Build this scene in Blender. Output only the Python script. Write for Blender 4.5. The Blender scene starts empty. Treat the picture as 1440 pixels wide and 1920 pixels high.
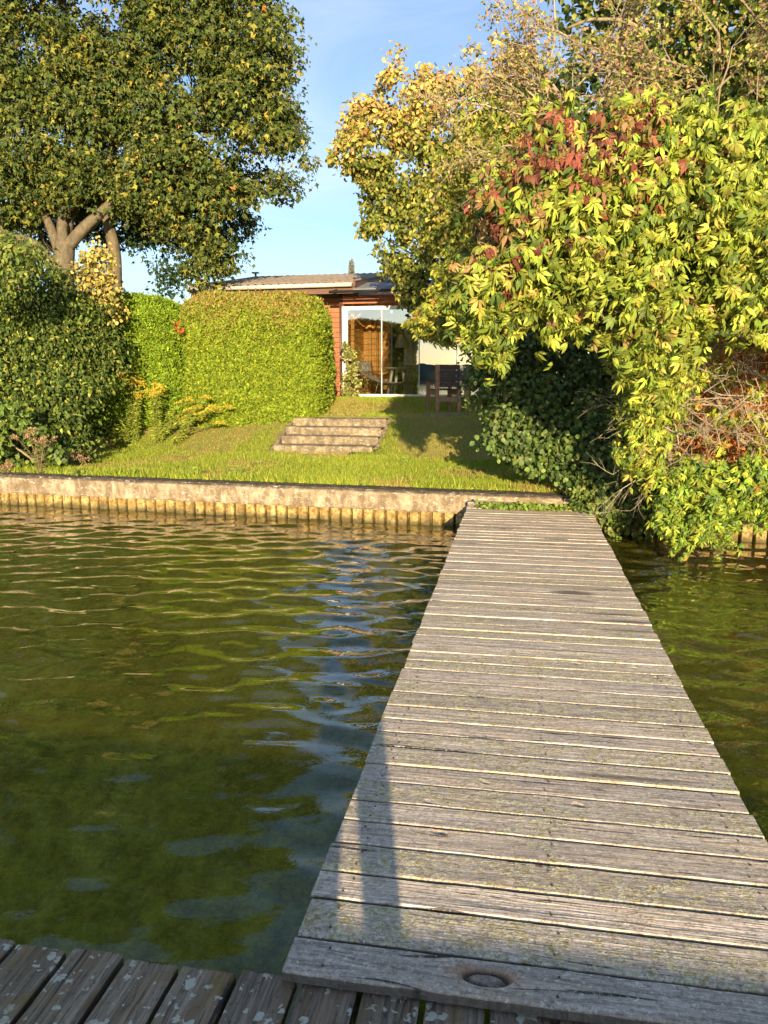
import bpy, math, random
import numpy as np
from mathutils import Vector, Matrix
R = math.radians
rng = np.random.default_rng(11)
random.seed(11)
scene = bpy.context.scene
COL = scene.collection

# ------------------------------------------------------------------ camera
CZ = 1.87; TH = R(10.1); F = 1442.0
CAM = np.array([0, 0, CZ])
FW = np.array([0, math.cos(TH), -math.sin(TH)]); UPV = np.array([0, math.sin(TH), math.cos(TH)])
cd = bpy.data.cameras.new('camera'); cam = bpy.data.objects.new('camera', cd); COL.objects.link(cam)
cam.location = (0, 0, CZ); cam.rotation_euler = (math.pi/2 - TH, 0, 0)
cd.sensor_fit = 'VERTICAL'; cd.sensor_height = 24; cd.lens = 24*F/1920
cd.clip_start = 0.02; cd.clip_end = 3000
scene.camera = cam

def ray(u, v):
    return np.array([(u-720)/F, 0, 0]) + UPV*(-(v-960)/F) + FW
def P(u, v, Y):
    d = ray(u, v); return CAM + d*(Y/d[1])
def G(u, v, z):
    d = ray(u, v); return CAM + d*((z-CZ)/d[2])
def Parr(u, v, Y):
    dx = (u-720)/F; b = -(v-960)/F
    dy = UPV[1]*b + FW[1]; dz = UPV[2]*b + FW[2]
    t = Y/dy
    return np.stack([dx*t, Y, CZ+dz*t], 1)

# ------------------------------------------------------------------ helpers
def tag(o, label=None, cat=None, group=None, kind=None):
    if label: o['label'] = label
    if cat: o['category'] = cat
    if group: o['group'] = group
    if kind: o['kind'] = kind
    return o
def empty(name, loc, label, cat, group=None, rz=0):
    o = bpy.data.objects.new(name, None); COL.objects.link(o); o.location = loc; o.rotation_euler = (0, 0, rz)
    o.empty_display_size = .1
    return tag(o, label, cat, group)
def link(name, me, mat=None, parent=None, world=True):
    o = bpy.data.objects.new(name, me); COL.objects.link(o)
    if mat is not None:
        for m in (mat if isinstance(mat, (list, tuple)) else [mat]): me.materials.append(m)
    if parent is not None:
        o.parent = parent
        if world:
            mw = Matrix.Translation(parent.location) @ parent.rotation_euler.to_matrix().to_4x4()
            o.matrix_parent_inverse = mw.inverted()
    return o
def npmesh(name, verts, faces, cols=None, smooth=False, attrs=None):
    """faces: (n,k) array with constant k"""
    me = bpy.data.meshes.new(name)
    n, k = faces.shape
    me.vertices.add(len(verts)); me.vertices.foreach_set('co', np.ascontiguousarray(verts, dtype=np.float32).ravel())
    me.loops.add(n*k); me.loops.foreach_set('vertex_index', np.ascontiguousarray(faces, dtype=np.int32).ravel())
    me.polygons.add(n); me.polygons.foreach_set('loop_start', np.arange(0, n*k, k, dtype=np.int32))
    try: me.polygons.foreach_set('loop_total', np.full(n, k, dtype=np.int32))
    except Exception: pass
    me.polygons.foreach_set('use_smooth', np.full(n, smooth, dtype=bool))
    if cols is not None:
        a = me.attributes.new('tone', 'FLOAT_COLOR', 'POINT')
        c = np.ones((len(verts), 4), dtype=np.float32); c[:, :3] = cols
        a.data.foreach_set('color', c.ravel())
    for nm, arr in (attrs or {}).items():
        a = me.attributes.new(nm, 'FLOAT_VECTOR', 'POINT'); a.data.foreach_set('vector', np.ascontiguousarray(arr, dtype=np.float32).ravel())
    me.update(calc_edges=True); me.validate()
    return me

class MB:
    """small mesh collector of boxes, prisms, bars, tubes"""
    def __init__(s): s.v = []; s.f = []; s.sm = []
    def add(s, vs, fs, smooth=False):
        b = len(s.v); s.v += [tuple(map(float, p)) for p in vs]; s.f += [tuple(i+b for i in f) for f in fs]; s.sm += [smooth]*len(fs)
    def box(s, x0, x1, y0, y1, z0, z1, M=None, bev=0.0):
        if bev:
            b = bev; pts = []
            for z, i in ((z0, b), (z0+b, 0), (z1-b, 0), (z1, b)):
                for (x, y) in ((x0+b, y0+i), (x1-b, y0+i), (x1-i, y0+b), (x1-i, y1-b), (x1-b, y1-i), (x0+b, y1-i), (x0+i, y1-b), (x0+i, y0+b)):
                    pts.append((x, y, z))
            fs = [tuple(range(7, -1, -1)), tuple(range(24, 32))]
            for L in range(3):
                for k in range(8):
                    a = L*8+k; c = L*8+(k+1) % 8; fs.append((a, c, c+8, a+8))
        else:
            pts = [(x0,y0,z0),(x1,y0,z0),(x1,y1,z0),(x0,y1,z0),(x0,y0,z1),(x1,y0,z1),(x1,y1,z1),(x0,y1,z1)]
            fs = [(3,2,1,0),(4,5,6,7),(0,1,5,4),(1,2,6,5),(2,3,7,6),(3,0,4,7)]
        if M is not None: pts = [tuple(M @ Vector(p)) for p in pts]
        s.add(pts, fs)
    def tube(s, pts, r0, r1=None, n=6, cap=True):
        r1 = r0 if r1 is None else r1
        pts = [np.array(p, float) for p in pts]; m = len(pts); vs = []; fs = []
        for i, p in enumerate(pts):
            d = pts[min(i+1, m-1)] - pts[max(i-1, 0)]; d = d/(np.linalg.norm(d)+1e-9)
            a = np.cross(d, [0, 0, 1] if abs(d[2]) < .9 else [1, 0, 0]); a /= np.linalg.norm(a); b = np.cross(d, a)
            r = r0 + (r1-r0)*i/max(m-1, 1)
            for k in range(n):
                t = 2*math.pi*k/n; vs.append(p + r*(math.cos(t)*a + math.sin(t)*b))
        for i in range(m-1):
            for k in range(n):
                fs.append((i*n+k, i*n+(k+1) % n, (i+1)*n+(k+1) % n, (i+1)*n+k))
        if cap: fs += [tuple(range(n))[::-1], tuple((m-1)*n+k for k in range(n))]
        s.add(vs, fs, True)
    def bar(s, a, b, w, h):   # rectangular bar from a to b
        a = Vector(a); b = Vector(b); d = b-a; L = d.length
        q = d.to_track_quat('Y', 'Z').to_matrix().to_4x4(); q.translation = a
        s.box(-w/2, w/2, 0, L, -h/2, h/2, q, bev=min(w, h)*.08)
    def lathe(s, prof, n=20, c=(0, 0, 0)):
        vs = []; fs = []
        for (r, z) in prof:
            for k in range(n):
                t = 2*math.pi*k/n; vs.append((c[0]+r*math.cos(t), c[1]+r*math.sin(t), c[2]+z))
        for i in range(len(prof)-1):
            for k in range(n): fs.append((i*n+k, i*n+(k+1) % n, (i+1)*n+(k+1) % n, (i+1)*n+k))
        s.add(vs, fs, True)
    def build(s, name, mat, parent=None, world=False):
        me = bpy.data.meshes.new(name); me.from_pydata(s.v, [], s.f); me.polygons.foreach_set('use_smooth', s.sm); me.update()
        return link(name, me, mat, parent, world)

# ------------------------------------------------------------------ materials
def newmat(name):
    m = bpy.data.materials.new(name); m.use_nodes = True; nt = m.node_tree
    b = nt.nodes['Principled BSDF']
    return m, nt, b
def N(nt, t, **kw):
    n = nt.nodes.new(t)
    for k, v in kw.items(): setattr(n, k, v)
    return n
def ramp(nt, fac, stops):
    r = N(nt, 'ShaderNodeValToRGB'); e = r.color_ramp.elements
    while len(e) < len(stops): e.new(.5)
    for i, (p, c) in enumerate(stops):
        e[i].position = p; e[i].color = (c[0], c[1], c[2], 1) if hasattr(c, '__len__') else (c, c, c, 1)
    nt.links.new(fac, r.inputs[0]); return r
def mathn(nt, op, a, b=None, clamp=False):
    n = N(nt, 'ShaderNodeMath', operation=op, use_clamp=clamp)
    for i, x in enumerate((a, b)):
        if x is None: continue
        if isinstance(x, (int, float)): n.inputs[i].default_value = x
        else: nt.links.new(x, n.inputs[i])
    return n.outputs[0]
def mix(nt, fac, a, b, blend='MIX'):
    n = N(nt, 'ShaderNodeMix', data_type='RGBA', blend_type=blend)
    for s, x in ((0, fac), (6, a), (7, b)):
        if isinstance(x, (int, float)): n.inputs[s].default_value = x
        elif isinstance(x, tuple): n.inputs[s].default_value = (*x, 1)
        else: nt.links.new(x, n.inputs[s])
    return n.outputs[2]
def noise(nt, vec, scale, detail=4, rough=.55, sc=None, dist=0):
    if sc is not None:
        mp = N(nt, 'ShaderNodeMapping'); mp.inputs['Scale'].default_value = sc; nt.links.new(vec, mp.inputs[0]); vec = mp.outputs[0]
    n = N(nt, 'ShaderNodeTexNoise'); n.inputs['Scale'].default_value = scale; n.inputs['Detail'].default_value = detail
    n.inputs['Roughness'].default_value = rough; n.inputs['Distortion'].default_value = dist
    nt.links.new(vec, n.inputs['Vector']); return n.outputs['Fac']
def geo(nt): return N(nt, 'ShaderNodeNewGeometry').outputs['Position']
def bump(nt, bsdf, h, strength=.3, dist=.02):
    b = N(nt, 'ShaderNodeBump'); b.inputs['Strength'].default_value = strength; b.inputs['Distance'].default_value = dist
    nt.links.new(h, b.inputs['Height']); nt.links.new(b.outputs[0], bsdf.inputs['Normal'])
def flat_mat(name, c, rough=.6, var=.15, scale=8, metal=0, bmp=.1):
    m, nt, b = newmat(name); p = geo(nt); n = noise(nt, p, scale, 5)
    r = ramp(nt, n, [(.3, [x*(1-var) for x in c]), (.7, [min(1, x*(1+var)) for x in c])])
    nt.links.new(r.outputs[0], b.inputs['Base Color']); b.inputs['Roughness'].default_value = rough; b.inputs['Metallic'].default_value = metal
    if bmp: bump(nt, b, noise(nt, p, scale*6, 4), bmp, .01)
    return m
def leaf_mat(name, rough=.5, trans=.25, spec=.35):
    m, nt, b = newmat(name)
    a = N(nt, 'ShaderNodeAttribute', attribute_name='tone')
    nt.links.new(a.outputs['Color'], b.inputs['Base Color']); b.inputs['Roughness'].default_value = rough
    b.inputs['Specular IOR Level'].default_value = spec
    t = N(nt, 'ShaderNodeBsdfTranslucent'); tc = mix(nt, 1.0, a.outputs['Color'], (1.0, 1.0, .55), 'MULTIPLY')
    nt.links.new(tc, t.inputs['Color'])
    mx = N(nt, 'ShaderNodeMixShader'); mx.inputs[0].default_value = trans
    nt.links.new(b.outputs[0], mx.inputs[1]); nt.links.new(t.outputs[0], mx.inputs[2])
    nt.links.new(mx.outputs[0], nt.nodes['Material Output'].inputs['Surface'])
    return m
LEAF = leaf_mat('leaf', .5, .25, .3)
GLOSSY_LEAF = leaf_mat('glossy_leaf', .5, .2, .22)
DRY = leaf_mat('dry_foliage', .7, .2, .15)
GRASSM = leaf_mat('grass_blades', .55, .3, .2)

def bark_mat(name, c1, c2, scale=14):
    m, nt, b = newmat(name); p = geo(nt)
    n = noise(nt, p, scale, 6, .65, (1, 1, .35)); n2 = noise(nt, p, 2.5, 3)
    r = ramp(nt, n, [(.3, c1), (.65, c2)])
    col = mix(nt, mathn(nt, 'MULTIPLY', n2, .5), r.outputs[0], (.10, .11, .05))
    nt.links.new(col, b.inputs['Base Color']); b.inputs['Roughness'].default_value = .85
    bump(nt, b, n, .8, .03); return m
BARK = bark_mat('maple_bark', (.07, .048, .03), (.21, .15, .09))
TWIG = bark_mat('twig_bark', (.22, .15, .09), (.42, .31, .2), 30)
PALE_TWIG = bark_mat('pale_twig_bark', (.34, .26, .18), (.58, .47, .34), 30)
STEM = bark_mat('green_stem', (.14, .17, .04), (.32, .34, .08), 30)

def wood_mat(name, dark, lightc, warm, lichen=0, spots=0, moss=.0):
    """weathered planks; attribute pc = (along, across, seed), wr = (knot, random tone, wet)"""
    m, nt, b = newmat(name)
    a = N(nt, 'ShaderNodeAttribute', attribute_name='pc').outputs['Vector']
    w = N(nt, 'ShaderNodeAttribute', attribute_name='wr').outputs['Vector']
    sp = N(nt, 'ShaderNodeSeparateXYZ'); nt.links.new(w, sp.inputs[0]); knot, rnd, damp_gap_shade = sp.outputs
    grain = noise(nt, a, 1, 8, .62, (3.0, 75, 1), .25)
    fine = noise(nt, a, 1, 5, .7, (14, 320, 1))
    broad = noise(nt, a, 1, 4, .6, (2.2, 9, 1))
    pos = geo(nt)
    r = ramp(nt, grain, [(.30, dark), (.47, [(x+y)/2 for x, y in zip(dark, lightc)]), (.62, lightc)])
    c = mix(nt, mathn(nt, 'MULTIPLY', fine, .55), r.outputs[0], tuple(x*.72 for x in lightc))
    c = mix(nt, ramp(nt, broad, [(.45, 0), (.7, .75)]).outputs[0], c, warm)
    # tone of each board
    tr = ramp(nt, rnd, [(0, (.72, .70, .70)), (.5, (.95, .92, .9)), (1, (1.12, 1.08, 1.04))])
    c = mix(nt, 1.0, c, tr.outputs[0], 'MULTIPLY')
    stk = noise(nt, a, 1, 6, .75, (7, 130, 5), .3); c = mix(nt, ramp(nt, stk, [(.52, 0), (.64, .85)]).outputs[0], c, tuple(x*.9 for x in dark))
    stk2 = noise(nt, a, 1, 5, .8, (26, 60, 2), .5); c = mix(nt, ramp(nt, stk2, [(.56, 0), (.65, .7)]).outputs[0], c, tuple(x*.8 for x in dark))
    # thin drying cracks along the grain
    crack = noise(nt, a, 1, 3, .5, (1.6, 42, 3), .1)
    cr = ramp(nt, crack, [(.315, 1), (.345, 0)])
    c = mix(nt, cr.outputs[0], c, (.035, .028, .024))
    h = mathn(nt, 'SUBTRACT', mathn(nt, 'ADD', grain, mathn(nt, 'MULTIPLY', fine, .35)), mathn(nt, 'MULTIPLY', cr.outputs[0], .9))
    if lichen:
        v = N(nt, 'ShaderNodeTexVoronoi', feature='SMOOTH_F1'); v.inputs['Scale'].default_value = 23; v.inputs['Randomness'].default_value = 1
        v.inputs['Smoothness'].default_value = .25
        wob = N(nt, 'ShaderNodeTexNoise'); wob.inputs['Scale'].default_value = 30; wob.inputs['Detail'].default_value = 6; wob.inputs['Roughness'].default_value = .75; nt.links.new(pos, wob.inputs['Vector'])
        pv = N(nt, 'ShaderNodeVectorMath', operation='MULTIPLY_ADD'); nt.links.new(wob.outputs['Color'], pv.inputs[0]); pv.inputs[1].default_value = (.085, .085, .085); nt.links.new(pos, pv.inputs[2])
        nt.links.new(pv.outputs[0], v.inputs['Vector'])
        ring = ramp(nt, v.outputs['Distance'], [(.05, (.34, .22, .10)), (.2, (.40, .30, .14)), (.34, (.56, .48, .28)), (.44, (.66, .61, .44)), (.52, (.36, .31, .21))])
        area = noise(nt, pos, 3.1, 5, .7); brd = ramp(nt, v.outputs['Distance'], [(.48, 1), (.60, 0)])
        lsep = N(nt, 'ShaderNodeSeparateXYZ'); nt.links.new(N(nt, 'ShaderNodeAttribute', attribute_name='li').outputs['Vector'], lsep.inputs[0]); lia = lsep.outputs[0]; orr = lsep.outputs[1]
        am = mathn(nt, 'MULTIPLY', ramp(nt, mathn(nt, 'ADD', area, mathn(nt, 'SUBTRACT', mathn(nt, 'MULTIPLY', lia, .30), .13)), [(.50, 0), (.60, lichen)]).outputs[0], brd.outputs[0])
        c = mix(nt, am, c, ring.outputs[0])
        h = mathn(nt, 'ADD', h, mathn(nt, 'MULTIPLY', am, noise(nt, pos, 110, 3)))
        mot = noise(nt, pos, 38, 5, .75)
        c = mix(nt, mathn(nt, 'MULTIPLY', ramp(nt, mot, [(.50, 0), (.60, .7)]).outputs[0], mathn(nt, 'ADD', lia, .25, True)), c, (.52, .42, .22))
        mot2 = noise(nt, pos, 75, 5, .8); c = mix(nt, ramp(nt, mot2, [(.55, 0), (.61, .75)]).outputs[0], c, (.20, .16, .12)); c = mix(nt, ramp(nt, mot2, [(.36, .75), (.45, 0)]).outputs[0], c, (.90, .84, .68))
    if spots:
        v = N(nt, 'ShaderNodeTexVoronoi'); v.inputs['Scale'].default_value = 34
        wob = N(nt, 'ShaderNodeTexNoise'); wob.inputs['Scale'].default_value = 55; wob.inputs['Detail'].default_value = 5; nt.links.new(pos, wob.inputs['Vector'])
        pv = N(nt, 'ShaderNodeVectorMath', operation='MULTIPLY_ADD'); nt.links.new(wob.outputs['Color'], pv.inputs[0]); pv.inputs[1].default_value = (.05, .05, .05); nt.links.new(pos, pv.inputs[2])
        nt.links.new(pv.outputs[0], v.inputs['Vector'])
        sc = N(nt, 'ShaderNodeSeparateXYZ'); nt.links.new(v.outputs['Color'], sc.inputs[0])
        cl = noise(nt, pos, 7, 2)
        thr = mathn(nt, 'MULTIPLY', mathn(nt, 'SUBTRACT', mathn(nt, 'ADD', sc.outputs[0], mathn(nt, 'MULTIPLY', cl, 1.3)), 1.04), .95, True)
        sm = ramp(nt, mathn(nt, 'SUBTRACT', thr, v.outputs['Distance']), [(.0, 0), (.09, 1)])
        c = mix(nt, sm.outputs[0], c, (.56, .53, .40))
        mo = noise(nt, pos, 9, 4, .7)
        c = mix(nt, ramp(nt, mo, [(.55, 0), (.68, .7)]).outputs[0], c, (.24, .15, .03))
        h = mathn(nt, 'ADD', h, mathn(nt, 'MULTIPLY', sm.outputs[0], .4))
    if lichen: c = mix(nt, orr, c, (.50, .22, .08))
    c = mix(nt, knot, c, (.045, .027, .018))
    c = mix(nt, mathn(nt, 'MULTIPLY', damp_gap_shade, .8), c, (.06, .045, .038))
    nt.links.new(c, b.inputs['Base Color'])
    rg = mathn(nt, 'SUBTRACT', .82, mathn(nt, 'MULTIPLY', damp_gap_shade, .45)); nt.links.new(rg, b.inputs['Roughness'])
    bump(nt, b, h, .75, .006)
    return m
DOCKWOOD = wood_mat('weathered_dock_wood', (.20, .155, .12), (.93, .80, .66), (.70, .53, .37), lichen=1)
PLATWOOD = wood_mat('dark_platform_wood', (.05, .035, .024), (.50, .39, .27), (.28, .17, .07), spots=1)

# ------------------------------------------------------------------ world and sun
SUN_EL = R(11.2); SUN_AZ = R(2.8)      # sun behind the camera, slightly to the right
w = bpy.data.worlds.new('World'); scene.world = w; w.use_nodes = True; nt = w.node_tree
bg = nt.nodes['Background']; sky = N(nt, 'ShaderNodeTexSky'); sky.sky_type = 'NISHITA'; sky.sun_disc = False
sky.sun_elevation = SUN_EL; sky.sun_rotation = math.pi - SUN_AZ; sky.air_density = 1.0; sky.dust_density = .6; sky.ozone_density = 1.6
tc = N(nt, 'ShaderNodeTexCoord').outputs['Generated']
cl = noise(nt, tc, 2.2, 6, .6, (1.0, 1.0, 3.2), .6)
cl2 = noise(nt, tc, .9, 2, .5, (1, 1, 2))
cm = mathn(nt, 'MULTIPLY', ramp(nt, cl, [(.40, .04), (.72, .5)]).outputs[0], ramp(nt, cl2, [(.35, .2), (.6, 1)]).outputs[0])
bri = mix(nt, 1.0, sky.outputs[0], (.86, .98, 1.16), 'MULTIPLY')
cc = mix(nt, cm, bri, (5.6, 6.2, 7.2))
nt.links.new(cc, bg.inputs['Color']); bg.inputs['Strength'].default_value = .098
sl = bpy.data.lights.new('sun', 'SUN'); so = bpy.data.objects.new('sun', sl); COL.objects.link(so)
sl.energy = 5.0; sl.angle = R(.5); sl.color = (1, .80, .52)
sdir = Vector((math.sin(SUN_AZ)*math.cos(SUN_EL), -math.cos(SUN_AZ)*math.cos(SUN_EL), math.sin(SUN_EL)))
so.rotation_euler = sdir.to_track_quat('Z', 'Y').to_euler()
vs_ = scene.view_settings; vs_.view_transform = 'Standard'; vs_.look = 'None'; vs_.exposure = 1.03; vs_.gamma = 1
scene.cycles.max_bounces = 7; scene.cycles.transparent_max_bounces = 10; scene.cycles.diffuse_bounces = 2; scene.cycles.glossy_bounces = 3
scene.cycles.transmission_bounces = 4; scene.cycles.volume_bounces = 0
scene.cycles.use_denoising = True
scene.cycles.use_adaptive_sampling = True; scene.cycles.adaptive_threshold = .02
scene.cycles.sample_clamp_indirect = 6

# ------------------------------------------------------------------ value noise in numpy
_perm = np.random.default_rng(3).random((64, 64))
def vn(x, y):
    xi = np.floor(x).astype(int); yi = np.floor(y).astype(int); fx = x-xi; fy = y-yi
    fx = fx*fx*(3-2*fx); fy = fy*fy*(3-2*fy)
    g = lambda i, j: _perm[i % 64, j % 64]
    return (g(xi, yi)*(1-fx)+g(xi+1, yi)*fx)*(1-fy) + (g(xi, yi+1)*(1-fx)+g(xi+1, yi+1)*fx)*fy
def fbm(x, y, o=4):
    s = 0; a = .5
    for i in range(o): s = s + a*vn(x*2**i+i*7.3, y*2**i+i*3.1); a *= .5
    return s
def sstep(a, b, x):
    t = np.clip((x-a)/(b-a), 0, 1); return t*t*(3-2*t)

# ------------------------------------------------------------------ terrain
WSL = -.262; WX0 = 1.0; WY0 = 9.42
def wall_y(x): return WY0 + WSL*(np.asarray(x, float)-WX0)
ST = dict(x=-1.10, y=13.9, w=1.86, rz=R(-13))
SC, SS = math.cos(ST['rz']), math.sin(ST['rz'])
def steploc(x, y):
    dx = x-ST['x']; dy = y-ST['y']; return dx*SC+dy*SS, -dx*SS+dy*SC
def Hh(x, y):
    x = np.asarray(x, float); y = np.asarray(y, float)
    d = (y-wall_y(x))
    z = .435 + .04*sstep(.2, 3.2, d) + .60*np.clip((d-3.7)/1.5, 0, 1)*1.0
    z = z + .22*sstep(5.2, 10.5, d)
    z = z + .02*(fbm(x*1.3, y*1.3)-.5)
    lx, ly = steploc(x, y)
    inside = (np.abs(lx) < ST['w']/2+.06) & (ly > -.12) & (ly < 1.35)
    z = np.where(inside, z-.22, z)
    return z
def baldness(gx, gy, dd):
    d2 = fbm(gx*.9+2, gy*.9+7) + .24*np.exp(-(((gx+3.0)/1.3)**2+((gy-14.5)/.5)**2)) + .24*np.exp(-(((gx+.9)/.8)**2+((gy-16.6)/1.2)**2)) 
    return .75*sstep(.50, .64, d2 + .10*sstep(3.3, 4.6, dd)*(dd < 8) + .05*(dd > 6))
def ground_material():
    m, nt, b = newmat('lawn_soil'); p = geo(nt)
    n = noise(nt, p, 1.1, 5, .6); n2 = noise(nt, p, 40, 4, .7)
    c = ramp(nt, n, [(.38, (.19, .23, .03)), (.55, (.26, .26, .05)), (.68, (.38, .27, .12))])
    c2 = mix(nt, mathn(nt, 'MULTIPLY', n2, .7), c.outputs[0], (.12, .14, .025))
    at = N(nt, 'ShaderNodeAttribute', attribute_name='tone'); c2 = mix(nt, at.outputs['Fac'], c2, mix(nt, n2, (.20, .13, .06), (.48, .33, .16)))
    nt.links.new(c2, b.inputs['Base Color']); b.inputs['Roughness'].default_value = .95; b.inputs['Specular IOR Level'].default_value = .1
    bump(nt, b, n2, .6, .03); return m
xs = np.concatenate([np.linspace(-900, -30, 14), np.linspace(-28, -9, 20), np.arange(-8.5, 7.01, .11), np.linspace(8, 28, 20), np.linspace(32, 900, 14)])
ds = np.concatenate([np.arange(.30, 12.5, .11), np.linspace(13, 40, 16), np.linspace(60, 1200, 10)])
XX, DD = np.meshgrid(xs, ds); YY = np.clip(wall_y(XX), -900, 900) + DD
ZZ = Hh(XX, YY)
def grid_faces(nx, ny):
    i = np.arange(nx-1); j = np.arange(ny-1); I, J = np.meshgrid(i, j); a = (J*nx+I).ravel()
    return np.stack([a, a+1, a+1+nx, a+nx], 1)
bb_ = (baldness(XX, YY, DD)*.45).ravel()
me = npmesh('ground', np.stack([XX.ravel(), YY.ravel(), ZZ.ravel()], 1), grid_faces(len(xs), len(ds)), cols=np.stack([bb_]*3, 1), smooth=True)
tag(link('ground', me, ground_material()), kind='structure')

# ------------------------------------------------------------------ lake bed and water
def bed_material():
    m, nt, b = newmat('lake_bed'); p = geo(nt)
    n = noise(nt, p, 1.0, 6, .65, (1, .8, 1), .2); n2 = noise(nt, p, 5, 5, .7, (1, 1, 1), .1); n3 = noise(nt, p, 26, 4, .7)
    c = ramp(nt, n, [(.34, (.13, .14, .025)), (.46, (.40, .40, .05)), (.56, (.70, .64, .10)), (.70, (.95, .82, .25))])
    c2 = mix(nt, ramp(nt, n2, [(.38, .75), (.60, 0)]).outputs[0], c.outputs[0], (.08, .09, .02))
    c3 = mix(nt, ramp(nt, n3, [(.5, 0), (.7, .6)]).outputs[0], c2, (.5, .42, .10))
    nt.links.new(c3, b.inputs['Base Color']); b.inputs['Roughness'].default_value = .9; bump(nt, b, n2, .8, .15); return m
bx = np.concatenate([np.linspace(-600, -12, 12), np.arange(-11, 7, .1), np.linspace(8, 600, 12)])
by = np.concatenate([np.linspace(-600, -10, 12), np.arange(-9, 13.5, .1)])
BX, BY = np.meshgrid(bx, by); dw = np.clip(wall_y(np.clip(BX, -20, 20)) - BY, -3, 60)
BZ = -.28 - .22*np.clip(dw, 0, 4.5) - .45*np.clip(dw-4.5, 0, 8) - .02*np.clip(dw-12, 0, 50) + .30*(fbm(BX*1.2+9, BY*1.2)-.5) + .16*(fbm(BX*4.1, BY*4.1, 3)-.5)
BZ = BZ - .5*sstep(-1.2, 4, BX)*0
me = npmesh('lake_bed', np.stack([BX.ravel(), BY.ravel(), BZ.ravel()], 1), grid_faces(len(bx), len(by)), smooth=True)
tag(link('lake_bed', me, bed_material()), kind='structure')

def water_material():
    m, nt, _ = newmat('lake_water'); nt.nodes.remove(nt.nodes['Principled BSDF']); out = nt.nodes['Material Output']
    p = geo(nt)
    h = noise(nt, p, 8, 3, .5, (.8, 1.7, 1), .2)
    bp = N(nt, 'ShaderNodeBump'); bp.inputs['Strength'].default_value = .07; bp.inputs['Distance'].default_value = .02; nt.links.new(h, bp.inputs['Height'])
    fr = N(nt, 'ShaderNodeFresnel'); fr.inputs['IOR'].default_value = 1.34; nt.links.new(bp.outputs[0], fr.inputs['Normal'])
    fac = mathn(nt, 'MULTIPLY', fr.outputs[0], 1.9, True)
    t = N(nt, 'ShaderNodeBsdfTransparent'); t.inputs[0].default_value = (.98, 1, .9, 1)
    g = N(nt, 'ShaderNodeBsdfGlossy'); g.inputs['Roughness'].default_value = .015; nt.links.new(bp.outputs[0], g.inputs['Normal'])
    mx = N(nt, 'ShaderNodeMixShader'); nt.links.new(fac, mx.inputs[0]); nt.links.new(t.outputs[0], mx.inputs[1]); nt.links.new(g.outputs[0], mx.inputs[2])
    df = N(nt, 'ShaderNodeBsdfDiffuse'); df.inputs[0].default_value = (.27, .25, .03, 1)
    mu = N(nt, 'ShaderNodeMixShader'); mu.inputs[0].default_value = .17
    nt.links.new(t.outputs[0], mu.inputs[1]); nt.links.new(df.outputs[0], mu.inputs[2]); nt.links.new(mu.outputs[0], mx.inputs[1])
    nt.links.new(mx.outputs[0], out.inputs['Surface'])
    ab = N(nt, 'ShaderNodeVolumeAbsorption'); ab.inputs['Color'].default_value = (.64, .76, .30, 1); ab.inputs['Density'].default_value = .23
    nt.links.new(ab.outputs[0], out.inputs['Volume'])
    return m
wx = np.concatenate([np.linspace(-590, -20, 12), np.linspace(-18, -9, 14), np.arange(-8.0, 5.2, .03), np.linspace(5.6, 14, 14), np.linspace(20, 590, 12)])
wy = np.concatenate([np.linspace(-590, -20, 12), np.linspace(-16, .2, 30), np.arange(.9, 12.6, .03), np.linspace(13, 20, 4)])
WX, WY = np.meshgrid(wx, wy); hw = np.zeros_like(WX)
wr = np.random.default_rng(5)
for k in range(60):
    lam = .13*2**(wr.random()*2.2); ang = R(wr.normal(84, 26)); kk = 2*math.pi/lam
    ph = kk*(math.cos(ang)*WX + math.sin(ang)*WY) + wr.random()*6.28
    env = .35 + 1.3*vn(WX*.5+k*3.3, WY*.5+k*1.7)
    hw += .0031*lam*env*np.sin(ph + 1.2*np.sin(WX*.8+k))
calm = .42 + .58*sstep(2.0, 5.5, WY)
hw *= calm*np.clip((18-np.abs(WX))/8, 0, 1)*1.0
nx, ny = len(wx), len(wy)
V = np.stack([WX.ravel(), WY.ravel(), hw.ravel()], 1); Fq = grid_faces(nx, ny)
# closed body: skirt and floor (fan of quads)
border = [j for j in range(nx)] + [(i+1)*nx-1 for i in range(1, ny)] + [(ny-1)*nx + j for j in range(nx-2, -1, -1)] + [i*nx for i in range(ny-2, 0, -1)]
bi = np.array(border); lowv = V[bi].copy(); lowv[:, 2] = -6; b0 = len(V); V = np.concatenate([V, lowv, [[0, 0, -6.0]]]); nb = len(bi)
k = np.arange(nb); k2 = (k+1) % nb
sk = np.stack([bi[k2], bi[k], b0+k, b0+k2], 1)
fl = np.stack([b0+k, np.full(nb, b0+nb), np.full(nb, b0+nb), b0+k2], 1)
me = bpy.data.meshes.new('water')
me.from_pydata(V.tolist(), [], [tuple(f) for f in Fq.tolist()] + [tuple(f) for f in sk.tolist()] + [(int(b0+q), int(b0+nb), int(b0+(q+1) % nb))[::-1] for q in range(nb)])
me.polygons.foreach_set('use_smooth', [True]*len(Fq) + [False]*(2*nb)); me.update()
tag(link('water', me, water_material()), kind='structure')

# far shore behind the camera: hills the glass doors reflect
hm = flat_mat('far_woods', (.035, .05, .03), .9, .4, .05, bmp=0)
hx = np.linspace(-560, 560, 420); hv = []; 
for r_, base in ((0, 0.), (1, 1.), (2, .6), (3, -.2)):
    hz = (3 + 9*fbm(hx*.008+3, hx*0+r_*.1, 5) + 4*fbm(hx*.12, hx*0, 3))*base
    hv.append(np.stack([hx, np.full_like(hx, -430.)-r_*18, hz - .5], 1))
me = npmesh('hills', np.concatenate(hv), grid_faces(len(hx), 4), smooth=True); tag(link('hills', me, hm), kind='structure')

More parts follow.
